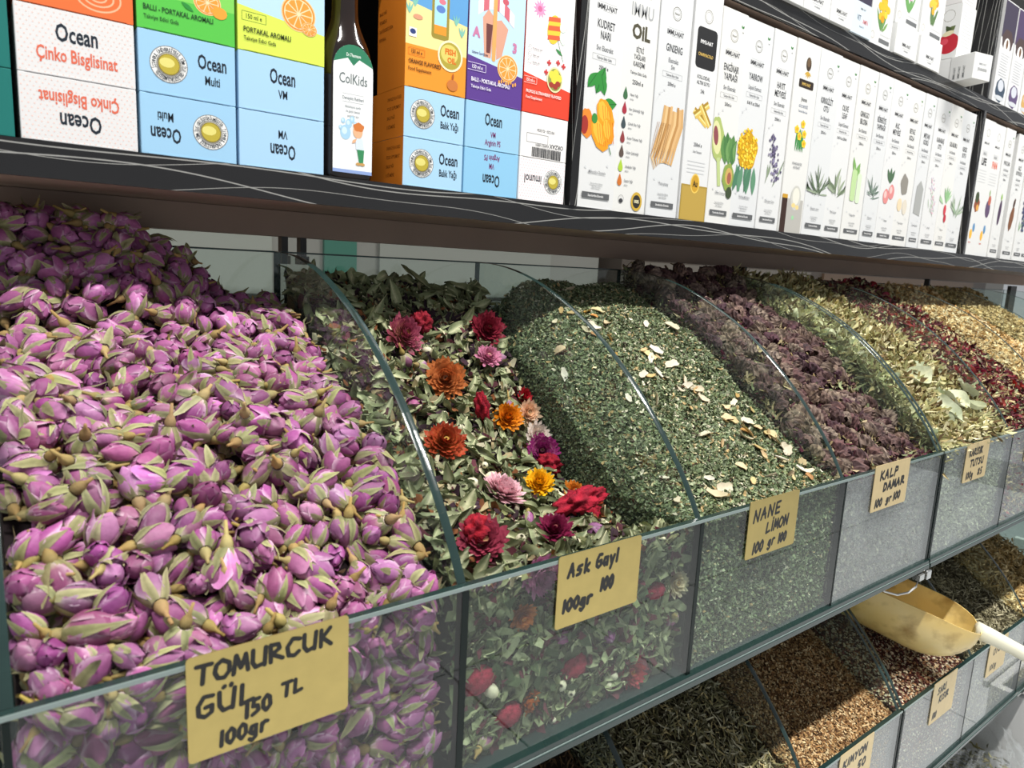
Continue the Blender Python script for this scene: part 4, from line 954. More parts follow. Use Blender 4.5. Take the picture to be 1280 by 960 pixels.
deep = B0.scatter(.0155, .5, 'tf', 3, .0085, mg=40); deep = [p for p in deep if p[3] > 0]
pts.sort(key=lambda q: dist(q[0]) + (.12 if q[2] == 'f' else 0) + (.3 if q[0][0] < -.2 and q[0][1] > .2 else 0))
top = [q for q in pts if inview(q[0], 5)][:300]; ids = set(id(q) for q in top); rest = [q for q in pts if id(q) not in ids] + deep
BP = [(0, 0, -.013), (0, 0, .008), (0, 0, .02)]
def keep(bn, A, L, pts, s, rad):
    """shift a piece so that it stays between the glass panes of its bin"""
    L = np.array(L, float); W_ = [L + A @ (np.array(p) * s) for p in pts]
    for ax_, lo, hi in ((0, bn.x0 + .0008 + rad * .2, bn.x1 - .0008 - rad * .2), (1, .0035 + rad, .314)):
        mn = min(w[ax_] for w in W_); mx_ = max(w[ax_] for w in W_)
        if mn < lo: L[ax_] += lo - mn
        elif mx_ > hi: L[ax_] -= mx_ - hi
    return L
def place_bud(q, first=False):
    p, n = q[0], q[1]; A = bud_orient(n); k = R.randrange(len(BUDS)); (a, b, c), _, _ = BUDS[k]
    if q[2] == 'f': p = p + np.array([0, .003, 0])
    if p[0] > -.012: p = p - np.array([.005, 0, 0])
    s = R.uniform(.8, 1.2); L = keep(B0, A, p - A[:, 2] * .007 * s, BP, s, .0075 * s)
    o = link('rosebud', a); o.matrix_world = m4(A, L, s)
    link('sepals', b, None, o); link('hip', c, None, o)
    hue = BUDS[k][2]; form = 'half open' if k in (0, 3, 6) else 'closed'
    if q[2] == 'f': tag(o, f'{hue} dried rosebud pressed behind the front glass of the nearest bin', 'rosebud', f'{hue} rosebuds behind the nearest front glass'); return
    x, y = q[0][0], q[0][1]
    if y > .235: w_ = 'in the shelf shadow at the back of the nearest bin'
    elif y < .035: w_ = 'along the front rim of the nearest bin'
    elif x > -.05: w_ = 'beside the curved divider of the nearest bin'
    elif x < -.16: w_ = 'at the left side of the nearest heap'
    else: w_ = 'in the middle of the nearest heap'
    tag(o, f'{form} {hue} dried rosebud {w_}', 'rosebud', f'{form} {hue} rosebuds {w_}')
for q in top: place_bud(q)
T = []
for q in rest:
    A = bud_orient(q[1]); s = R.uniform(.8, 1.1); v = R.uniform(.75, 1.15)
    p = q[0] + (np.array([0, .0035, 0]) if q[2] == 'f' else 0)
    if p[0] > -.012: p = p - np.array([.005, 0, 0])
    T.append((R.randrange(len(BUDS)), A * s, keep(B0, A, p - A[:, 2] * .007, BP, s, .0075 * s), (v, v * R.uniform(.9, 1.05), v)))
V, F, C = merge([b[1] for b in BUDS], T)
V, F, C = join_np([(V, F, C), B0.solid(.019, lin('#1c0e13'), inset=.016)])  # near-black filler paints the shade between the buds
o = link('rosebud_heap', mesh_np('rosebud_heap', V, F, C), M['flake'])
tag(o, 'heap of further dried pink rosebuds filling the nearest glass bin', 'rosebuds', kind='stuff')
print('buds', len(top), len(rest))

# ------------------------------------------------------------------ flower mix (second bin)
def leaf_mesh(k, L=.036, Wd=.0072, col='#8f9671', col2='#5c6546'):
    rr = random.Random(300 + k); L = L * rr.uniform(.75, 1.2); Wd = Wd * rr.uniform(.7, 1.15); cu = rr.uniform(-2.2, 2.2); rl = rr.uniform(.5, 2.4); tw = rr.uniform(-1.6, 1.6); wv = rr.uniform(.5, 1.5); ph = rr.random() * 6
    c1, c2 = lin(col), lin(col2); g = G()
    def f(u, v):
        s = (v - .5) * 2; wd = Wd * math.sin(math.pi * min(.985, .04 + .95 * u)) ** .8
        a = s * rl * .8; x = wd * math.sin(a) / max(.5, rl * .8) if rl > .1 else wd * s
        z = wd * (1 - math.cos(a)) / max(.5, rl * .8) + .0011 * wv * math.sin(u * 11 + s * 3 + ph)
        t = (u - .5) * cu; y = L * math.sin(t) / cu if abs(cu) > .1 else L * (u - .5)
        zz = L * (1 - math.cos(t)) / cu if abs(cu) > .1 else 0
        q = tw * (u - .5); return (x * math.cos(q) - z * math.sin(q), y, zz + x * math.sin(q) + z * math.cos(q))
    g.grid(10, 5, f, lambda u, v: mixc(mixc(c1, c2, .5 + .5 * math.sin(u * 5 + ph)), lin('#cfd0ac'), .55 if v == .5 else 0))
    return g
def nest(frames, name, variants, pts, labelf, group, cat, mats, sub=None):
    for p, A, k, s in pts:
        a = variants[k]; o = link(name, a[0], mats); o.matrix_world = m4(A, p, s)
        for nm, me in a[1:]: link(nm, me, None, o)
        tag(o, labelf, cat, group)
LEAF = []
for k in range(8):
    g = leaf_mesh(k); s = G(); p = [g.V[2 + 5 * i] for i in range(10)]
    s.tube([np.array(q) - np.array((0, 0, .0002)) for q in p[:8]], [.0005] * 7 + [.0002], lin('#c3c19a'), 4)
    me = g.mesh('dried_leaf', True); me.materials.append(M['leaf']); mv = s.mesh('midrib', True); mv.materials.append(M['leaf']); LEAF.append((me, mv, join_np([g.arrays(), s.arrays()])))
LP_ = [(0, -.019, 0), (0, .019, 0), (0, 0, .006)]
def lay(n, spread=.45):
    d = n + np.array([R.gauss(0, spread), R.gauss(0, spread), R.gauss(0, spread)]); return frame(d, R.random() * 6.28)
FRONTC = [(672, 718, .016), (652, 770, .011), (596, 850, .013), (716, 832, .013), (787, 838, .013), (843, 728, .013), (818, 738, .010), (658, 876, .011), (634, 893, .012), (700, 800, .009), (760, 800, .009), (838, 775, .009)]
FRONTC = [(CAMP + ray(x, y) * ((.008 - CAMP[1]) / ray(x, y)[1]), r) for x, y, r in FRONTC]
def covers(p): return any(math.hypot(p[0] - c[0], p[2] - c[2]) < r * 1.1 for c, r in FRONTC)
pts = B1.scatter(.0118, .5, 'tfl', 1) + B1.scatter(.012, .5, 'f', 1); pts.sort(key=lambda q: dist(q[0]))
k_ = 0; rest = []
for q in pts:
    if q[2] == 'l' and q[0][1] > .22: continue
    if q[2] == 'f' and covers(q[0]): continue
    A = lay(q[1]); k = R.randrange(8); p = q[0] + q[1] * R.uniform(-.003, .003)
    if q[2] == 'f': p = p + np.array([0, .004, 0])
    s = R.uniform(.75, 1.1); p = keep(B1, A, p, LP_, s, .004)
    if k_ < 300 and q[2] != 'l' and R.random() < .9:
        o = link('dried_leaf', LEAF[k][0]); o.matrix_world = m4(A, p, s); link('midrib', LEAF[k][1], None, o); k_ += 1
        if q[2] == 'f': tag(o, 'curled grey-green dried leaf pressed behind the front glass of the flower mix bin', 'leaf', 'dried leaves behind the flower mix glass')
        else:
            w_ = 'at the shaded back of the second bin' if p[1] > .22 else ('near the front rim of the second bin' if p[1] < .06 else ('next to the mint in the second bin' if p[0] > .14 else ('seen through the first curved divider' if p[0] < .05 else 'among strawflowers in the middle of the second bin')))
            tag(o, 'curled sage green dried leaf ' + w_, 'leaf', 'sage green leaves ' + w_)
    else: rest.append((k, A * s, p, (1, 1, 1)))
for q in B1.scatter(.013, .5, 'tf', 3, .006):
    if q[3] == 0: continue
    v = R.uniform(.6, 1); A = lay(q[1]); rest.append((R.randrange(8), A, keep(B1, A, q[0], LP_, 1, .004), (v, v, v)))
CHIP = []
def chip_var(k, L, Wd, th=.3, bend=.3):
    rr = random.Random(700 + k); g = G(); a = bend * L * rr.uniform(-1, 1)
    g.add([(-L / 2, -Wd * .35, a), (0, -Wd / 2 * rr.uniform(.6, 1.2), 0), (L / 2, -Wd * .25, a * .6), (L / 2 * .9, Wd * .3, a), (0, Wd / 2, a * .2), (-L / 2 * .8, Wd * .3, 0)],
          [(0, 1, 4, 5), (1, 2, 3, 4)], (1, 1, 1)); return g.arrays()
def litter(bn, step, faces, layers, cols, L, Wd, spread=.35, lay_=.002, mg=60, lmin=.6, lmax=1.5, zone=None, dy=0.):
    var = [chip_var(i, L, Wd) for i in range(4)]; cc = [lin(c) for c in cols]; T = []
    for q in bn.scatter(step, .7, faces, layers, lay_, mg=mg):
        if zone and not zone(q): continue
        c = R.choice(cc); v = R.uniform(.65, 1.25); s = R.uniform(lmin, lmax); p = q[0] + q[1] * R.uniform(0, L * .2)
        if q[2] == 'f': p[1] = max(p[1], bn.y0) + dy
        T.append((R.randrange(4), lay(q[1], spread) * s, p, (c[0] * v, c[1] * v, c[2] * v)))
    return merge(var, T)
parts = [merge([l[2] for l in LEAF], rest), B1.solid(.016, lin('#1d1512'), inset=.012),  # dark filler paints the shade between the leaves
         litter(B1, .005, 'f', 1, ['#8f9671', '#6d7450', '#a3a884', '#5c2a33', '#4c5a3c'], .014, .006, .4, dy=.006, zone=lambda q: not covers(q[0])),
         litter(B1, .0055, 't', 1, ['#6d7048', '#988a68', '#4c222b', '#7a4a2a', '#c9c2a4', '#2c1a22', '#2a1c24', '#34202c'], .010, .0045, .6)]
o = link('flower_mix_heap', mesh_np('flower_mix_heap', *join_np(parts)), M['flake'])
tag(o, 'crumbled leaves and petal bits filling the flower mix bin', 'dried herbs', kind='stuff')

def straw(k, c_out, c_in, c_mid, rad=.016, rings=5, n=16, cup=.5):
    rr = random.Random(500 + k); co, ci = lin(c_out), lin(c_in); g = G(); c = G()
    for r in range(rings):
        f = 1 - r / rings * .72; tilt = cup * .35 + r * .22
        for i in range(n + 6 - r):
            a = 6.283 * (i + .5 * (r % 2)) / (n + 6 - r) + rr.uniform(-.08, .08); L = rad * f * rr.uniform(.85, 1.1); wd = rad * .125 * rr.uniform(.8, 1.2); t = tilt + rr.uniform(-.15, .2)
            b0 = rad * .12; ca, sa = math.cos(a), math.sin(a); z0 = r * rad * .05
            P = []
            for u, wv, curl in ((0, .5, 0), (.5, 1.1, .02), (.85, .9, .16), (1.0, .15, .30)):
                rr_ = b0 + (L - b0) * u * math.cos(t) ; z = z0 + L * u * math.sin(t) * .62 + curl * rad * .5
                for sg in (-1, 1): P.append((rr_ * ca - sg * wd * wv * sa, rr_ * sa + sg * wd * wv * ca, z))
            cl = [mixc(ci, co, min(1, u * 1.3)) for u in (0, 0, .5, .5, .9, .9, 1, 1)]; v = rr.uniform(.8, 1.15); cl = [tuple(x * v for x in y) for y in cl]
            g.add(P, [(0, 1, 3, 2), (2, 3, 5, 4), (4, 5, 7, 6)], cl)
    cm = lin(c_mid)
    c.grid(5, 10, lambda u, v: (rad * .24 * math.cos(v * 6.283) * math.sin(u * 1.5), rad * .24 * math.sin(v * 6.283) * math.sin(u * 1.5), rad * .22 + rad * .2 * math.cos(u * 1.5)), lambda u, v: mixc(cm, co, .3 * (int(v * 20) % 2)), wrap=True)
    d = G(); d.grid(4, 10, lambda u, v: (rad * .3 * math.cos(v * 6.283) * u, rad * .3 * math.sin(v * 6.283) * u, -rad * .3 * (1 - u * u)), mixc(co, lin('#8a6a48'), .6), wrap=True)
    return g, c, d
def flower(label, px, py, args, k, face=.55, spin=0, s=1, bn=None, lift=.008):
    bn = bn or B1; p = bn.hit(px, py)
    if p is None: print('miss', px, py); return
    n = bn.nrm(p[0], p[1]); v = CAMP - p; v /= np.linalg.norm(v); d = n * (1 - face) + v * face + np.array([R.uniform(-.2, .2), 0, R.uniform(-.2, .2)])
    A = frame(d, spin); p = p + n * lift; rad = args[3] if len(args) > 3 else .016
    p[0] = min(max(p[0], bn.x0 + rad * .8), bn.x1 - rad * .8); p[1] = max(p[1], rad * .55)
    g, c, b = straw(k, *args)
    o = link('strawflower', g.mesh('strawflower', False), M['petal']); o.matrix_world = m4(A, p, s)
    link('flower_centre', c.mesh('flower_centre', True), M['petal'], o); link('calyx', b.mesh('calyx', True), M['petal'], o)
    tag(o, label, 'flower')
FL = [('large round copper orange strawflower facing out near the top of the second bin', 553, 482, ('#d07a3c', '#8a2a20', '#e9d8b0', .0175, 7, 20, .5), .8),
      ('dark crimson strawflower standing upright at the back of the second bin', 603, 418, ('#8c2438', '#6a1528', '#b9786a', .0165, 6, 18, .7), .35),
      ('mauve tipped cream strawflower at the back left of the second bin beside the divider', 497, 425, ('#a04a62', '#c9a06a', '#d9b070', .017, 6, 18, .5), .3),
      ('bright orange strawflower seen side on in the middle of the second bin', 627, 527, ('#e08a22', '#b0501c', '#c87a2a', .0135, 6, 18, .9), .2),
      ('red and gold strawflower lying left of centre in the second bin', 553, 562, ('#a8452c', '#c98a3c', '#e0b45a', .0155, 6, 18, .4), .5),
      ('bright yellow strawflower in the lower middle of the second bin', 670, 615, ('#f2bc1c', '#e0a010', '#d98a10', .0125, 7, 18, .7), .5),
      ('magenta strawflower with a cream centre and fringed petals next to the mint', 700, 568, ('#a02f7c', '#e8d8b8', '#e8dcb8', .0150, 7, 26, .45), .6),
      ('papery white and pale pink strawflower left of the magenta one', 666, 548, ('#f2e6dc', '#e8c4b8', '#e6d0b0', .0125, 6, 14, .9), .3),
      ('pale peach strawflower with pointed petals above the white one', 672, 520, ('#ecc8a8', '#dca88a', '#d9b48a', .0125, 5, 12, .8), .35),
      ('pale pink strawflower seen from its side in the lower left of the second bin', 622, 628, ('#e6b8c2', '#b46a70', '#a85a5a', .0165, 6, 18, .8), .15),
      ('dusky pink and wine strawflower in the bottom left corner of the second bin', 598, 690, ('#9a3a50', '#7a2438', '#e6c08a', .0155, 5, 16, .6), .5),
      ('burgundy strawflower just behind the front rim left of the red cockscomb', 688, 676, ('#7c2244', '#5a1630', '#a05a5a', .012, 6, 18, .6), .5),
      ('orange and rust strawflower behind the large red cockscomb', 732, 620, ('#d9822a', '#9a3a1c', '#c86a2a', .0115, 5, 14, .7), .4),
      ('rust red strawflower beside the right hand cockscomb near the rim', 790, 636, ('#b0502c', '#7a2418', '#8a3018', .0135, 6, 16, .6), .5),
      ('small red strawflower at the right edge of the mix beside the mint', 661, 499, ('#b82430', '#8c1824', '#8c1824', .009, 5, 12, .8), .4),
      ('pink strawflower half hidden by leaves at the upper middle of the second bin', 606, 452, ('#d488a8', '#b85a80', '#e0a8a0', .012, 5, 14, .7), .4)]
for k, (lb, x, y, a, fc) in enumerate(FL): flower(lb, x, y, a, k, fc, s=1.18)
def cocks(label, px, py, sx, sy, sz, k, col='#b01c34'):
    p = B1.hit(px, py)
    if p is None: return
    rr = random.Random(k); g = G(); c1, c2 = lin(col), lin('#6e0f22'); ph = rr.random() * 6
    def f(u, v):
        a = v * 6.283; th = u * math.pi; fold = 1 + .22 * math.sin(a * 5 + ph + 2 * math.sin(th * 3)) * math.sin(th) + .12 * math.sin(a * 11 + th * 7 + ph) * math.sin(th) + .1 * math.sin(th * 9 + a * 3)
        return (sx * fold * math.sin(th) * math.cos(a), sy * fold * math.sin(th) * math.sin(a), sz * fold * math.cos(th))
    g.grid(24, 48, lambda u, v: tuple(rr.uniform(.9, 1.08) * q for q in f(u, v)), lambda u, v: mixc(c1, c2, .35 * rr.random() + .35 + .3 * math.sin(v * 31 + u * 17)), wrap=True)
    s = G(); s.tube([(0, 0, -sz * .8), (.002, 0, -sz - .004), (.004, .001, -sz - .009)], [.0022, .0018, .0014], lin('#8a8a58'), 6)
    p = p + B1.nrm(p[0], p[1]) * .012; p[0] = min(max(p[0], .02), .2); p[1] = max(p[1], max(sx, sy) * .8 + .004)
    o = link('cockscomb', g.mesh('cockscomb', True), M['velvet']); o.location = p; o.rotation_euler = (R.uniform(-.3, .3), R.uniform(-.3, .3), R.uniform(0, 6))
    link('stem', s.mesh('stem', True), M['leaf'], o); tag(o, label, 'flower')
cocks('large crimson cockscomb flower beside the front rim of the second bin', 720, 645, .022, .011, .009, 1)
cocks('crimson cockscomb flower in the right front corner of the second bin', 806, 645, .0135, .011, .010, 2)
cocks('deep red cockscomb tucked under the magenta strawflower', 690, 585, .011, .009, .009, 3, '#a01228')
cocks('narrow red cockscomb between leaves in the middle of the second bin', 594, 520, .006, .006, .014, 4, '#a31426')
cocks('red cockscomb in the shade at the back left of the second bin', 518, 412, .011, .009, .010, 5, '#8c1424')
cocks('red cockscomb in the front left corner touching the divider', 584, 680, .008, .010, .010, 6, '#a31426')
# flowers pressed against the front glass of the second bin
def frontf(label, px, py, args, k, cock=None):
    d = ray(px, py); t = (.0110 - CAMP[1]) / d[1]; p = CAMP + d * t
    if cock:
        g = G(); rr = random.Random(k)
        g.grid(12, 20, lambda u, v: tuple(np.array([cock[0] * math.cos(v * 6.283), .006 * math.sin(v * 6.283), 0]) * math.sin(u * 3.14) * (1 + .2 * math.sin(v * 40 + u * 13)) + np.array([0, 0, cock[1] * math.cos(u * 3.14)])), lambda u, v: mixc(lin('#a83048'), lin('#6a1426'), .5 + .5 * math.sin(v * 37 + u * 19)), wrap=True)
        o = link('cockscomb', g.mesh('cockscomb', True), M['velvet']); o.location = p; tag(o, label, 'flower'); return
    g, c, b = straw(k, *args); o = link('strawflower', g.mesh('strawflower', False), M['petal']); o.matrix_world = m4(frame((R.uniform(-.4, .4), -1, R.uniform(-.2, .5)), 0), p, 1)
    link('flower_centre', c.mesh('flower_centre', True), M['petal'], o); link('calyx', b.mesh('calyx', True), M['petal'], o); tag(o, label, 'flower')
frontf('lilac strawflower behind the front glass under the rim left of the plate', 672, 718, ('#c98ab0', '#a85a88', '#d8a0a8', .016, 6, 18, .5), 31)
frontf('small orange strawflower behind the front glass left of the plate', 652, 770, ('#c87a38', '#a04a20', '#d09040', .011, 5, 14, .4), 32)
frontf('red cockscomb behind the front glass near the thick joint', 596, 850, None, 33, (.013, .010))
frontf('red cockscomb behind the front glass below the plate', 716, 832, None, 34, (.013, .010))
frontf('red and yellow strawflower behind the front glass low right of the plate', 787, 838, ('#a83a44', '#d0a040', '#e0b040', .014, 6, 16, .4), 35)
frontf('cream strawflower behind the front glass right of the plate', 843, 728, ('#ddd0b0', '#c8b088', '#c8a870', .013, 5, 14, .5), 36)
frontf('dark red cockscomb behind the front glass right of the plate', 818, 738, None, 37, (.010, .007))
frontf('orange strawflower behind the glass low left in the flower mix bin', 658, 876, ('#c8702c', '#8a3a1c', '#c88a3a', .011, 5, 14, .5), 38)
frontf('wine red cockscomb behind the glass at the bottom left of the flower mix bin', 634, 893, None, 39, (.012, .009))
# a few rosebuds and white seed pods in the mix
for i, (px, py) in enumerate([(525, 412), (526, 462), (622, 450), (516, 510), (745, 668), (505, 455), (635, 512), (688, 655), (660, 655), (700, 800), (605, 925), (760, 800), (838, 775)]):
    p = B1.hit(px, py) if py < 700 else CAMP + ray(px, py) * ((.012 - CAMP[1]) / ray(px, py)[1])
    if p is None: continue
    n = B1.nrm(p[0], p[1]); A = bud_orient(n); (a, b, c), _, _ = BUDS[i % 9]; o = link('rosebud', a); o.matrix_world = m4(A, p + n * .003 - A[:, 2] * .008, .85); link('sepals', b, None, o); link('hip', c, None, o)
    tag(o, 'pink dried rosebud strayed into the flower mix of the second bin', 'rosebud', 'rosebuds in the flower mix')
g = G(); g.grid(7, 10, lambda u, v: (.0042 * math.sin(u * 3.14) * math.cos(v * 6.283), .0042 * math.sin(u * 3.14) * math.sin(v * 6.283), .0055 * math.cos(u * 3.14)), lambda u, v: mixc(lin('#e2dcc0'), lin('#b5a070'), max(0, u * 2 - 1.4)), wrap=True)
pod = g.mesh('white_bud', True); pod.materials.append(M['petal'])
for px, py in [(532, 442), (553, 523), (545, 560), (602, 585), (610, 600), (715, 608), (771, 626), (572, 540), (640, 640), (586, 610), (648, 680), (700, 862), (712, 870), (690, 905), (765, 850), (612, 868), (672, 925), (760, 862)]:
    p = B1.hit(px, py) if py < 690 else CAMP + ray(px, py) * ((.010 - CAMP[1]) / ray(px, py)[1])
    if p is None: continue
    o = link('white_bud', pod); o.matrix_world = m4(frame((R.gauss(0, 1), R.gauss(0, 1), .4), 0), p + B1.nrm(p[0], p[1]) * .004, R.uniform(.7, 1.2))
    tag(o, 'small round cream flower bud among the leaves of the second bin', 'flower bud', 'cream buds in the flower mix')

# ------------------------------------------------------------------ crumbled mint and lemon (third bin)
MINT = ['#6f7f5c', '#5d6c4a', '#87936e', '#4c573c', '#9aa384', '#6a7450', '#747f66']
parts = [B2.solid(.003, lin('#3a4230')), litter(B2, .00175, 'tfl', 1, MINT, .0042, .0022, .7), litter(B2, .0045, 'tf', 1, ['#cbbf98', '#b39a6c', '#3a2c24', '#dcd4bc'], .005, .0022, .6)]
o = link('dried_mint_heap', mesh_np('dried_mint_heap', *join_np(parts), smooth=False), M['flake'])
tag(o, 'fine crumbled green mint filling the third bin', 'dried mint', kind='stuff')
PEEL = []
for k in range(6):
    rr = random.Random(900 + k); g = G(); L = rr.uniform(.009, .016); Wd = L * rr.uniform(.35, .7); cu = rr.uniform(-.25, .3); ph = rr.random() * 6
    colr = [lin('#cfc3a4'), lin('#c0a878'), lin('#d8ceb4'), lin('#b48c50'), lin('#c8b68c'), lin('#dcd6c4')][k]
    def f(u, v, z=0): wd = Wd * math.sin(math.pi * (.12 + .76 * u)) ** .6 * (1 + .2 * math.sin(u * 9 + ph)); return ((u - .5) * L, (v - .5) * wd, cu * L * (u - .5) ** 2 * 4 + .15 * wd * (v - .5) ** 2 * 4 + z)
    g.grid(5, 3, lambda u, v: f(u, v, .0009), colr); g.grid(5, 3, lambda u, v: f(u, 1 - v, 0), mixc(colr, lin('#a88850'), .3))
    P = g.mesh('lemon_peel_chip', True); P.materials.append(M['leaf']); PEEL.append(P)
spots = []
for _ in range(64):
    u = R.random() ** 1.6; spots.append((900 + R.gauss(0, 1) * 20 + 110 * (1 - u) - 200 * u, 590 - 210 * u + R.uniform(-25, 15)))
spots += [(880, 545), (900, 556), (742, 420), (705, 470), (700, 440), (775, 455), (818, 440), (838, 410), (990, 600), (962, 598), (1000, 590), (940, 605), (925, 585), (885, 600), (905, 530), (812, 450), (745, 390), (905, 612), (1010, 598), (895, 622), (975, 585), (785, 500), (830, 600), (800, 640), (845, 630), (705, 555), (930, 530), (915, 505)]
for px, py in spots:
    p = B2.hit(px, py)
    if p is None or not (B2.x0 + .006 < p[0] < B2.x1 - .006): continue
    n = B2.nrm(p[0], p[1]); o = link('lemon_peel_chip', R.choice(PEEL)); A = lay(n, .35); o.matrix_world = m4(A, keep(B2, A, p + n * .0025, [(.008, 0, 0), (-.008, 0, 0)], 1, .001), R.uniform(.6, 1.15))
    tag(o, 'pale dried lemon peel chip on the crumbled mint in the third bin', 'peel', 'lemon peel chips on the mint')
for i in range(14):
    p = np.array([.24 + R.random() * .19, .0065, -.03 - R.random() * .09]); o = link('lemon_peel_chip', R.choice(PEEL)); o.matrix_world = m4(frame((0, -1, .1), R.random() * 6), p, R.uniform(.7, 1.1))
    tag(o, 'pale peel chip pressed behind the front glass of the mint bin', 'peel', 'peel chips behind the mint glass')

# ------------------------------------------------------------------ dark flower spikes (fourth bin)
SPK = []
for k in range(6):
    rr = random.Random(1200 + k); g = G(); L = rr.uniform(.022, .034); r = rr.uniform(.0075, .0115); ph = rr.random() * 6; ca, cb = lin(rr.choice(['#7a5c58', '#9a8474', '#64444c', '#a08c7c'])), lin('#2a181e')
    g.grid(13, 16, lambda u, v: tuple(np.array([r * math.cos(v * 6.283), r * math.sin(v * 6.283), 0]) * math.sin(math.pi * (.06 + .88 * u)) ** .6 * (1 + .12 * math.sin(v * 37.7 + (int(u * 12) % 2) * 3.1)) * rr.uniform(.8, 1.18) + np.array([.003 * math.sin(u * 3 + ph), 0, (u - .5) * L])),
           lambda u, v: mixc(ca, cb, rr.random()), wrap=True)
    s = G(); s.tube([(0, 0, -L / 2), (0, .001, -L / 2 - .006)], [.0012, .0008], lin('#9a8a60'), 5)
    a = g.mesh('dried_flower_spike', False); a.materials.append(M['flake_obj'] if 'flake_obj' in M else M['leaf']); b = s.mesh('stalk', True); b.materials.append(M['leaf']); SPK.append((a, b, g.arrays()))
n_ = 0
for q in B3.scatter(.0165, .5, 'tl', 1, mg=20):
    if q[2] == 'l' and q[0][2] < B2.z(.43, q[0][1]) - .01: continue
    if R.random() < .12: continue
    d = q[1] * R.gauss(0, .25) + np.array([R.gauss(0, 1), R.gauss(0, 1), R.gauss(0, 1)]); d -= q[1] * (d @ q[1]) * .8; k = R.randrange(6)
    p = q[0] + q[1] * (.002 if q[2] == 't' else -.006); A = frame(d, 0); p = keep(B3, A, p, [(0, 0, -.022), (0, 0, .017)], 1, .009)
    o = link('dried_flower_spike', SPK[k][0]); o.matrix_world = m4(A, p, R.uniform(.8, 1.)); link('stalk', SPK[k][1], None, o)
    w_ = 'in the shade at the back of the fourth bin' if p[1] > .235 else ('near the front rim of the fourth bin' if p[1] < .07 else 'on the middle slope of the fourth bin')
    if q[2] == 't': tag(o, 'purple brown dried flower spike ' + w_, 'flower', 'dried flower spikes ' + w_)
    else: tag(o, 'purple brown dried flower spike pressed against the divider beside the mint', 'flower', 'dried flower spikes against the divider beside the mint')
parts = [B3.solid(.008, lin('#2a1c20')), litter(B3, .0055, 't', 3, ['#3c2230', '#5a3e3c', '#8a7a58', '#7d8560', '#9a8c68', '#2c1822', '#4e1a2c', '#a89878'], .012, .003, .8, .003),
         litter(B3, .0026, 'fl', 1, ['#7a7a66', '#8f8c78', '#5a584a', '#6a5a50'], .005, .0022, .5)]
o = link('dark_flower_heap', mesh_np('dark_flower_heap', *join_np(parts), smooth=False), M['flake'])
tag(o, 'crumbled dark purple petals and stalks filling the fourth bin', 'dried flowers', kind='stuff')

# ------------------------------------------------------------------ pale leaves (fifth), red petals (sixth), beige flowers (seventh, eighth)
def leafset(base, name, n, L, Wd, cols):
    out = []
    for k in range(n):
        c = cols[k % len(cols)]; g = leaf_mesh(base + k, L, Wd, c[0], c[1]); me = g.mesh(name, True); me.materials.append(M['leaf']); out.append(me)
    return out
PL = leafset(40, 'pale_leaf', 6, .030, .011, [('#d3cf9f', '#b0ac7c'), ('#c6cbaa', '#9aa583'), ('#ddd6b4', '#bdb184')])
for q in sorted(B4.scatter(.0158, .5, 't', 1, mg=5), key=lambda q: dist(q[0]))[:240]:
    p = q[0] + q[1] * R.uniform(-.001, .005); A = lay(q[1], .5); p = keep(B4, A, p, LP_, .95, .003)
    o = link('pale_leaf', R.choice(PL)); o.matrix_world = m4(A, p, R.uniform(.6, 1.05)); w_ = 'in the upper half of the fifth bin' if p[1] > .16 else 'in the lower half of the fifth bin near the rim'; tag(o, 'pale yellow-green dried leaf ' + w_, 'leaf', 'pale leaves ' + w_)
for i, (px, py) in enumerate([(1142, 478), (1180, 520), (1215, 490), (1185, 505), (1205, 515)]):
    p = B4.hit(px, py)
    if p is None: continue
    me = leaf_mesh(60 + i, .040, .020, '#c2c7ac', '#a3ab8c').mesh('broad_leaf', True); me.materials.append(M['leaf']); n = B4.nrm(p[0], p[1]); A = lay(n, .2); p = keep(B4, A, p + n * .008, LP_, 1.1, .010)
    o = link('broad_leaf', me); o.matrix_world = m4(A, p, 1); tag(o, 'broad pale grey-green leaf lying on top of the fifth bin', 'leaf', 'broad leaves on the fifth bin')
parts = [B4.solid(.008, lin('#5c5a3e')), litter(B4, .004, 'tl', 2, ['#cfc996', '#a8a878', '#e0d8b0', '#8c8458', '#b9a878', '#6e5a3c'], .024, .002, .6, .003), litter(B4, .003, 'f', 1, ['#c2c3a8', '#a5a88c', '#8c8c74'], .006, .0025, .5)]
o = link('pale_leaf_heap', mesh_np('pale_leaf_heap', *join_np(parts), smooth=False), M['flake']); tag(o, 'pale yellow stalks and leaf bits filling the fifth bin', 'dried herbs', kind='stuff')
RP = leafset(80, 'red_petal', 5, .020, .008, [('#6c2430', '#401420'), ('#982a34', '#641824'), ('#5a3034', '#3a1c24')])
for q in B5.scatter(.015, .5, 't', 1, mg=20):
    p = q[0] + q[1] * R.uniform(0, .004); A = lay(q[1], .5); p = keep(B5, A, p, LP_, .65, .003)
    o = link('red_petal', R.choice(RP)); o.matrix_world = m4(A, p, R.uniform(.6, 1.1)); tag(o, 'dark red dried petal curled on the heap in the sixth bin', 'petal', 'red petals in the sixth bin')
parts = [B5.solid(.006, lin('#3a1a1e')), litter(B5, .004, 'tlf', 1, ['#7a2a34', '#4a1c26', '#a8946a', '#9aa07a', '#5c2430', '#c8b88c'], .014, .003, .6, .003)]
o = link('red_petal_heap', mesh_np('red_petal_heap', *join_np(parts), smooth=False), M['flake']); tag(o, 'dark red petal scraps and stalks filling the sixth bin', 'dried petals', kind='stuff')
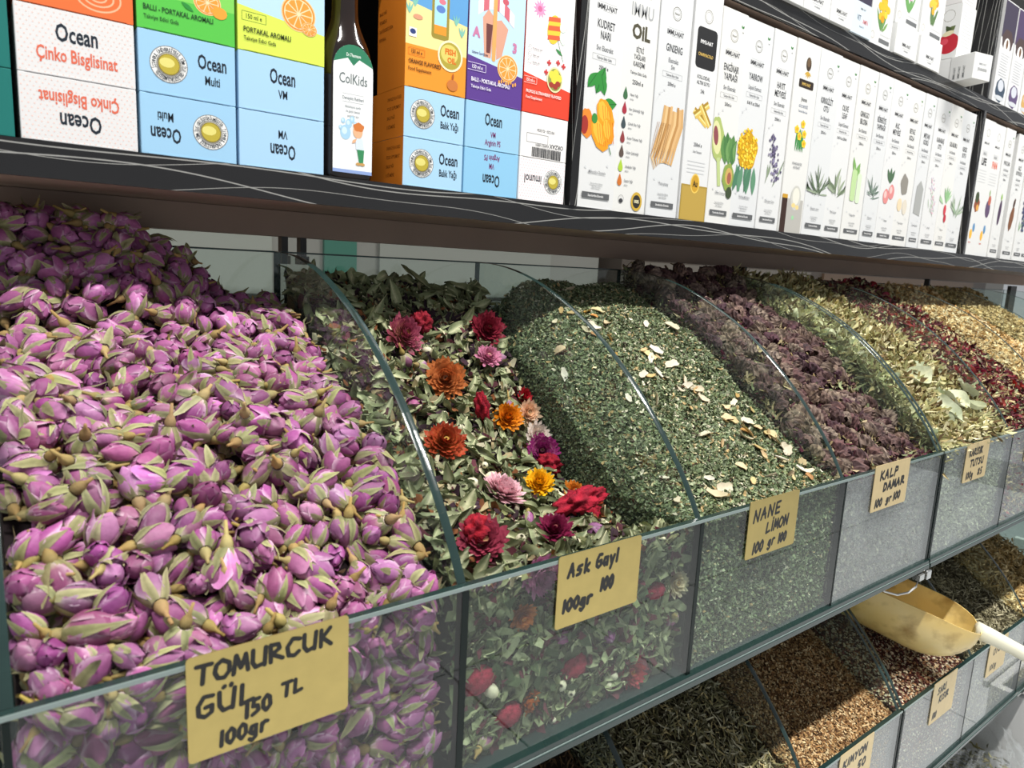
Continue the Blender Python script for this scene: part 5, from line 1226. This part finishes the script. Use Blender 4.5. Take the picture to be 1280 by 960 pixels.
for bn, nm, lb, cs in ((B6, 'chamomile_heap', 'beige crumbled flower heads filling the seventh bin at the right edge', ['#c9ab78', '#e0cb9c', '#a88856', '#b8935c', '#d8c8a0']), (B7, 'straw_herb_heap', 'straw coloured dried herb filling the last upper bin', ['#b49a64', '#8c7a4c', '#cbb888'])):
    parts = [bn.solid(.003, lin('#7a6238')), litter(bn, .0038, 'tlf', 1, cs, .008, .0045, .6, .003)]
    o = link(nm, mesh_np(nm, *join_np(parts), smooth=False), M['flake']); tag(o, lb, 'dried herbs', kind='stuff')

# ------------------------------------------------------------------ lower tier
for bn, nm, lb, cs, st, L, Wd, base in (
    (C0, 'brown_herb_heap', 'dark brown herb in the lower bin at the bottom left of centre', ['#4a3826', '#6a5236', '#38281a'], .004, .008, .0014, '#2a2018'),
    (C1, 'cut_stem_heap', 'pale green cut stems and leaves in the lower bin at the bottom centre', ['#a8a282', '#8c8864', '#c8c2a4', '#6e6a48', '#b8a878', '#57503a'], .0032, .012, .0015, '#332c1c'),
    (C2, 'brown_seed_heap', 'tan brown seeds heaped in the lower bin left of the scoop', ['#a58254', '#7f5c38', '#c0a074', '#644428', '#9a7448', '#ccb48a'], .0019, .0036, .0018, '#4a3420'),
    (C3, 'red_seed_heap', 'cream and dark red seeds in the lower bin under the scoop', ['#c9b08c', '#7a4038', '#dcd0b8', '#5c3028', '#a87c58', '#d8c8a8', '#4a2420'], .0026, .0036, .0026, '#4a2c20'),
    (C4, 'grey_stalk_heap', 'grey green dried stalks in the lower bin behind the scoop', ['#8c8668', '#a8a284', '#6a644a', '#bcb496', '#57503c'], .0034, .016, .0014, '#3c3626'),
    (C5, 'yellow_straw_heap', 'yellow straw coloured stalks in the lower bin at the right edge', ['#c8ae78', '#e0cc9c', '#a88c58'], .004, .020, .0024, '#6a5430')):
    parts = [bn.solid(.003, lin(base)), litter(bn, st, 't' if bn.x0 < .9 else 'tl', 1, cs, L, Wd, .35, .003), litter(bn, st * 1.3, 'f', 1, cs, L * .5, Wd, .3, .003)]
    if bn in (C2, C1): parts.append(litter(bn, st * 1.3, 'l', 1, cs, L, Wd, .3))
    o = link(nm, mesh_np(nm, *join_np(parts), smooth=False), M['flake']); tag(o, lb, 'dried herbs', kind='stuff')
print('tris', sum(len(x.polygons) for x in bpy.data.meshes))

# ------------------------------------------------------------------ price plates with hand-written marker strokes
L_ = {'T': ['0,1 1,1', '.5,1 .45,0'], 'O': ['.5,1 .1,.8 0,.4 .2,.05 .6,0 .95,.3 .95,.75 .5,1'], 'M': ['0,0 .15,1', '.15,1 .5,.25', '.5,.25 .8,.95', '.8,.95 1,0'], 'U': ['.05,1 .05,.3 .3,0 .85,.1', '.95,1 .9,0'], 'R': ['.05,1 .1,0', '.05,1 .6,.95 .7,.7 .15,.45 .95,.05'], 'C': ['.95,.9 .4,1 .05,.6 .15,.1 .6,0 .95,.15'], 'K': ['.1,1 .1,0', '.8,1 .12,.45', '.2,.5 .95,0'], 'G': ['.9,.95 .4,1 .05,.6 .1,.15 .5,0 .9,.15 .9,.5 .5,.45'], 'L': ['.15,1 .1,0 .9,.1'],
      '1': ['.45,1 .4,0'], '5': ['.85,1 .3,1 .2,.55 .7,.55 .8,.2 .2,0'], '0': ['.5,1 .1,.7 .1,.25 .5,0 .9,.3 .85,.8 .5,1'], 'A': ['0,0 .4,1 .85,0', '.15,.4 .75,.4'], 's': ['.8,.65 .3,.6 .2,.4 .7,.3 .6,.02 .1,0'], 'S': ['.85,.9 .4,1 .15,.75 .75,.4 .6,.05 .1,.05'], 'k': ['.15,1 .15,0', '.75,.6 .2,.3 .8,0'], 'a': ['.8,.6 .3,.6 .1,.2 .4,0 .8,.3', '.8,.6 .85,0'], 'y': ['.1,.6 .4,.1', '.85,.6 .3,-.4'], 'l': ['.4,1 .4,0'], 'g': ['.8,.6 .3,.6 .15,.2 .5,.05 .8,.3', '.8,.6 .8,-.2 .4,-.4 .1,-.25'], 'r': ['.2,.6 .2,0', '.2,.4 .5,.65 .85,.6'],
      'N': ['.05,0 .1,1', '.1,1 .8,0', '.8,0 .9,1'], 'E': ['.8,1 .15,1 .1,0 .8,0', '.12,.5 .7,.5'], 'I': ['.5,1 .45,0'], 'P': ['.1,0 .1,1 .7,.95 .75,.6 .12,.5'], 'D': ['.1,1 .1,0 .6,.1 .9,.5 .6,.9 .1,1'], 'Z': ['.1,1 .85,1 .1,0 .9,0'], 'Y': ['.05,1 .45,.5 .9,1', '.45,.5 .4,0'], '8': ['.5,.5 .15,.8 .5,1 .8,.8 .5,.5 .1,.2 .5,0 .9,.2 .5,.5'], '7': ['.1,1 .9,1 .35,0', '.25,.5 .75,.5'], 'm': ['.1,.6 .1,0', '.1,.5 .4,.6 .45,0', '.45,.5 .8,.6 .9,0'], '4': ['.6,1 .1,.35 .9,.35', '.65,.6 .6,0']}
def hand(g, s, x, z, h, wd, thick, slant=0., gap=.28, tilt=0., y=-.00062):
    """writes s from lower-left (x, z) in mm; tilt raises the line"""
    cx = 0
    for ch in s:
        if ch == ' ': cx += wd * .7; continue
        base = {'Ü': 'U', 'Ş': 'S', 'ş': 's', 'İ': 'I', 'Ç': 'C', 'ı': 'l'}.get(ch, ch); w_ = wd * (.35 if ch in '1Iılİ' else 1); hh = h
        st = list(L_.get(base, []))
        if ch == 'Ü': st += ['.3,1.25 .3,1.2', '.75,1.25 .75,1.2']
        if ch in 'Şş': st += ['.45,-.1 .4,-.3']
        if ch == 'İ': st += ['.5,1.3 .5,1.22']
        for q in st:
            P = [tuple(float(v) for v in a.split(',')) for a in q.split()]
            P = [(x + cx + (u + R.uniform(-.03, .03)) * w_ + slant * v * h, z + v * hh + tilt * (cx + u * w_) + R.uniform(-.02, .02) * h) for u, v in P]
            for i in range(len(P) - 1):
                (a, b), (c, d) = P[i], P[i + 1]; L = math.hypot(c - a, d - b) or 1e-6; nx, nz = -(d - b) / L * thick * .68, (c - a) / L * thick * .68; y -= .000001
                g.add([((a + nx) / 1000, y, (b + nz) / 1000), ((a - nx) / 1000, y, (b - nz) / 1000), ((c - nx) / 1000, y, (d - nz) / 1000), ((c + nx) / 1000, y, (d + nz) / 1000)], [(0, 1, 2, 3)], (1, 1, 1))
            for (a, b) in P:
                y -= .000001; g.add([((a + thick * .68 * math.cos(k * .7854)) / 1000, y, (b + thick * .68 * math.sin(k * .7854)) / 1000) for k in range(8)], [tuple(range(8))], (1, 1, 1))
        cx += w_ + wd * gap
def plate(label, x0, x1, z0, z1, lines, mat='gold', rz=0.):
    w, h = (x1 - x0) * 1000, (z1 - z0) * 1000; r = 2.2; o = empty('price_plate', (x0, -.0057, z0)); o.rotation_euler = (0, rz, 0); tag(o, label, 'price tag')
    P = []
    for cx, cy, a0 in ((w - r, r, -90), (w - r, h - r, 0), (r, h - r, 90), (r, r, 180)):
        for i in range(5): a = math.radians(a0 + 22.5 * i); P.append((cx + r * math.cos(a), cy + r * math.sin(a)))
    n = len(P); g = G(); V = [(a / 1000, -.0006, b / 1000) for a, b in P] + [(a / 1000, 0, b / 1000) for a, b in P]
    g.add(V, [tuple(range(n)), tuple(range(2 * n - 1, n - 1, -1))] + [(i + n, (i + 1) % n + n, (i + 1) % n, i) for i in range(n)], (1, 1, 1))
    link('plate', g.mesh('plate', False), M[mat], o)
    q = G()
    for s, x, z, hh, wd, th, sl, tl in lines: hand(q, s, x, z, hh, wd, th, sl, tilt=tl)
    link('handwriting', q.mesh('handwriting', False), M['marker'], o)
M['cream'] = mat_plain('brushed gold plate with painted sheen', '#d6c090', .4, metal=.35, noise=.1, nscale=120)  # lighter copy of the gold: white reflections put into the colour
plate('large gold plate with black handwriting TOMURCUK GÜL on the nearest glass', -.153, -.074, -.050, .0035, [('TOMURCUK', 4, 39, 9, 6.6, 1.7, .05, .02), ('GÜL', 4, 22, 10, 7.5, 1.7, .05, .02), ('150', 26, 14.5, 8, 4.2, 1.7, .05, .05), ('TL', 44, 19, 7, 4.5, 1.6, .05, .05), ('100gr', 14, 4, 7.5, 4.2, 1.6, .08, .02)])
plate('gold plate with black handwriting Aşk on the flower mix bin', .071, .149, -.0485, .0025, [('Ask', 9, 35, 9, 5.5, 1.9, .1, .03), ('Gayl', 34, 36, 9, 5, 1.9, .1, .03), ('100gr', 6, 11, 8, 4.8, 2.1, .1, .04), ('100', 40, 18, 8.5, 4, 2.1, .12, .03)])
plate('brushed gold plate with black handwriting NANE LİMON on the mint bin', .280, .354, -.047, .004, [('NANE', 7, 32, 10, 8, 1.7, .1, .08), ('LİMON', 27, 19, 9, 6, 1.7, .1, .08), ('100', 10, 3.5, 9, 5, 1.9, .15, .06), ('gr', 32, 6, 8, 4.5, 1.7, .1, .1), ('100', 48, 6, 8, 4, 1.9, .1, .06)])
plate('pale gold plate with writing KALP DAMAR on the fourth bin', .494, .571, -.044, .0055, [('KALP', 12, 33, 9, 8, 2, .1, .03), ('DAMAR', 22, 20, 8, 7.5, 2.2, .1, .05), ('100', 8, 4, 8, 5, 2, .1, .04), ('gr', 32, 6, 7, 5, 1.9, .1, .05), ('100', 48, 6, 8, 5, 2, .1, .05)], 'cream')
plate('pale gold plate with three lines of writing on the pale leaf bin', .725, .795, -.048, .001, [('KARISIK', 9, 33, 8, 5.4, 1.9, .1, .02), ('TUTSU', 16, 19, 8, 6.5, 1.9, .1, .02), ('100g', 8, 4, 8, 5, 1.8, .1, .02), ('85', 44, 5, 8, 6, 1.8, .1, .02)], 'cream')
plate('pale gold plate on the red petal bin, last at the right frame edge', .935, 1.008, -.048, .001, [('NAR', 10, 32, 9, 7, 2, .1, .02), ('CAYI', 22, 18, 8, 6, 2, .1, .02), ('100g 80', 8, 4, 8, 5, 1.9, .1, .02)], 'cream')
plate('pale plate with black writing on the lower glass of the brown seed bin', .507, .584, ZL - .050, ZL + .002, [('KIMYON', 8, 32, 9, 8, 2.2, .1, .06), ('50', 44, 16, 10, 8, 2.4, .1, .04), ('100g', 6, 6, 9, 6, 2, .1, .03)], 'cream')
plate('pale plate with cramped black writing on the lower glass below the scoop', .745, .818, ZL - .055, ZL + .005, [('SARI', 14, 40, 9, 6, 2, .1, .06), ('KISIR', 22, 26, 9, 6, 2, .1, .06), ('100', 8, 6, 9, 4, 1.8, .1, .04)], 'cream')
plate('plate with faint writing partly behind the white handle at the right', .935, 1.008, ZL - .052, ZL + .001, [('OTU', 18, 32, 9, 7, 1.8, .1, .03), ('100g', 12, 8, 8, 6, 1.6, .1, .03)], 'cream')

# ------------------------------------------------------------------ plastic scoop in the lower right bin
SY = mat_plain('yellowed plastic', '#d6ac3c', .38, noise=.35, nscale=26, spec=.5)
def sc_mat():
    t = NT('yellowed grubby scoop plastic'); p = t.n('ShaderNodeBsdfPrincipled', i_Roughness=.35); co = t.n('ShaderNodeTexCoord')
    n1 = t.n('ShaderNodeTexNoise', i_Scale=14, i_Detail=4); n2 = t.n('ShaderNodeTexNoise', i_Scale=32, i_Detail=9); t.l(co.outputs['Object'], n1.inputs['Vector']); t.l(co.outputs['Object'], n2.inputs['Vector'])
    a = t.mix(n1.outputs[0], lin('#d9b04a'), lin('#efe0a8')); mr = t.n('ShaderNodeMapRange', i_1=.50, i_2=.72, i_3=0., i_4=.75); t.l(n2.outputs[0], mr.inputs[0]); f = mr.outputs[0]
    t.l(t.mix(f, a, lin('#8c6420')), p.inputs['Base Color']); p.inputs['Subsurface Weight'].default_value = .15; p.inputs['Subsurface Radius'].default_value = (.02, .015, .006)
    t.l(p.outputs[0], t.out.inputs[0]); return t.m
J = CAMP + ray(1222, 797) * ((-.024 - CAMP[1]) / ray(1222, 797)[1]); E1 = J + np.array([-.088, .158, .050])
ax = E1 - J; LB = float(np.linalg.norm(ax)); ax /= LB
sd = np.cross((0, 0, 1.), ax); sd /= np.linalg.norm(sd); upv = np.cross(ax, sd)
sc = empty('plastic_scoop', tuple(J)); tag(sc, 'yellowed plastic scoop with a white handle resting in the lower right bin', 'scoop')
g = G()
def scoop_fn(off):
    def f(u, v):
        wd = .045 * (1 - (1 - min(1, u / .28)) ** 2.2) ** .5 * (1 - .10 * max(0, u - .5)) + .004 - off; dp = .062 * (1 - (1 - min(1, u / .36)) ** 2) ** .5 * (1 - .15 * max(0, u - .4)) + .003 - off
        a = math.pi * (v * 1.08 - .04); q = ax * (u * LB * (1 + .10 * (1 - math.sin(a)) * u) + off * (1 if u < .01 else 0)) + sd * (wd * math.cos(a)) - upv * (dp * math.sin(a)) + upv * .012
        return tuple(q)
    return f
g.grid(26, 24, scoop_fn(0), (1, 1, 1)); g.grid(26, 24, lambda u, v: scoop_fn(.0016)(u, 1 - v), (1, 1, 1))
f0, f1 = scoop_fn(0), scoop_fn(.0016)
for v in (0, 1): g.grid(26, 2, lambda u, k, v=v: f0(u, v) if k == 0 else f1(u, v), (1, 1, 1))
g.grid(2, 24, lambda k, v: f0(1, v) if k == 0 else f1(1, v), (1, 1, 1)); g.grid(2, 24, lambda k, v: tuple(np.array(f0(0, v)) * k + (1 - k) * (upv * .008)), (1, 1, 1))
link('bowl', g.mesh('bowl', True), sc_mat(), sc)
g = G(); hp = [ax * .006 + upv * .009, -ax * .012 + upv * .009, -ax * .04 + upv * .007, -ax * .075 + upv * .004, -ax * .105 + upv * .002, -ax * .128, -ax * .133]
g.tube(hp, [.012, .0105, .009, .0095, .010, .0085, .003], (1, 1, 1), 14); link('handle', g.mesh('handle', True), mat_plain('ivory plastic handle', '#e9e6cf', .35), sc)

# cable clip under the thick joint of the upper bins
cl = empty('cable_clip', (.655, -.004, -.142)); tag(cl, 'small chrome clip with a white wire loop under the thick glass joint', 'clip')
g = G(); g.box((-.004, -.007, -.012), (.004, .001, 0)); g.box((-.018, -.007, -.010), (-.011, .001, -.003)); link('clamp', beveled('clamp', (-.005, -.008, -.011), (.005, .001, .0), .001), mat_plain('chrome', '#d0d2d2', .2, metal=.9), cl)
g = G(); g.box((-.024, -.007, -.0085), (-.012, .001, -.0015)); link('clamp', g.mesh('clamp', False), mat_plain('chrome clamp', '#c4c6c4', .25, metal=.8), cl)
g = G(); g.tube([(-.016, -.003, -.008), (-.018, -.002, -.018), (-.026, .002, -.025), (-.040, .008, -.027), (-.056, .016, -.022), (-.066, .022, -.010)], .0012, (1, 1, 1), 8); link('wire', g.mesh('wire', True), mat_plain('white wire', '#dcdcd8', .4), cl)

# ------------------------------------------------------------------ bottom right corner: crate, herbs in a clear bag
cr = empty('white_crate', (1.62, .10, FZ + .3)); tag(cr, 'white plastic crate wall under the lower bins at the bottom right corner', 'crate')
wm = mat_plain('white crate plastic', '#d4d5d4', .4)
for nm, a, b in (('side_panel', (1.17, -.06, -.80), (1.185, .30, -.50)), ('front_panel', (1.185, -.06, -.80), (2.1, -.045, -.50)), ('crate_floor', (1.185, -.045, -.80), (2.1, .30, -.79)), ('side_panel', (2.085, -.045, -.79), (2.1, .30, -.5)), ('rim', (1.165, -.07, -.51), (2.1, -.06, -.495))):
    c_ = link(nm, beveled(nm, a, b, .002), wm, cr); c_.location = -Vector(cr.location)
rk = empty('lower_rack', (1.0, .1, FZ)); tag(rk, 'dark rack board carrying the clear bag and crate under the lower bins', 'rack')
for nm, a, b in (('rack_board', (.3, -.08, -.84), (2.3, .34, -.8005)), ('post', (.32, .3, FZ), (.36, .34, -.8405)), ('post', (2.2, .3, FZ), (2.24, .34, -.8405))):
    c_ = link(nm, beveled(nm, a, b, .002), M['black'], rk); c_.location = -Vector(rk.location)
rr = random.Random(77)
bagm = mat_glass('clear crumpled plastic film', tint=(.95, .95, .95), dust=.10, rough=.08)
g = G()
def bagf(u, v):
    a = v * 6.2832; z = -.80 + .27 * u; r = .10 * (math.sin(math.pi * min(.93, .14 + .72 * u)) ** .6)
    k = 1 + .10 * math.sin(a * 7 + u * 11) + .07 * math.sin(a * 13 - u * 23 + 2) + .05 * math.sin(a * 23 + u * 31)
    return (1.05 + r * k * math.cos(a) * 1.05, .03 + r * .9 * k * math.sin(a), z + .006 * math.sin(a * 5))
g.grid(30, 72, bagf, (1, 1, 1), wrap=True)
bag = link('plastic_bag', g.mesh('plastic_bag', False), bagm); tag(bag, 'crumpled clear plastic bag of dried herb at the bottom right corner', 'bag')
T = []; cc = [lin(c) for c in ('#5c5a34', '#7c7a4c', '#3c3a22', '#8c8458')]; var = [chip_var(i, .014, .004) for i in range(4)]
for _ in range(2600):
    a = rr.random() * 6.28; t = rr.random(); rad = .085 * math.sqrt(rr.random()); z = -.795 + .20 * t
    c = R.choice(cc); T.append((R.randrange(4), frame((R.gauss(0, 1), R.gauss(0, 1), R.gauss(0, 1)), 0) * 1.0, (1.05 + rad * math.cos(a), .03 + rad * .85 * math.sin(a), z), c))
o = link('bagged_herb', mesh_np('bagged_herb', *merge(var, T), smooth=False), M['flake']); tag(o, 'olive green dried herb inside the clear bag', 'dried herbs', kind='stuff')

print('tris', sum(len(x.polygons) for x in bpy.data.meshes))
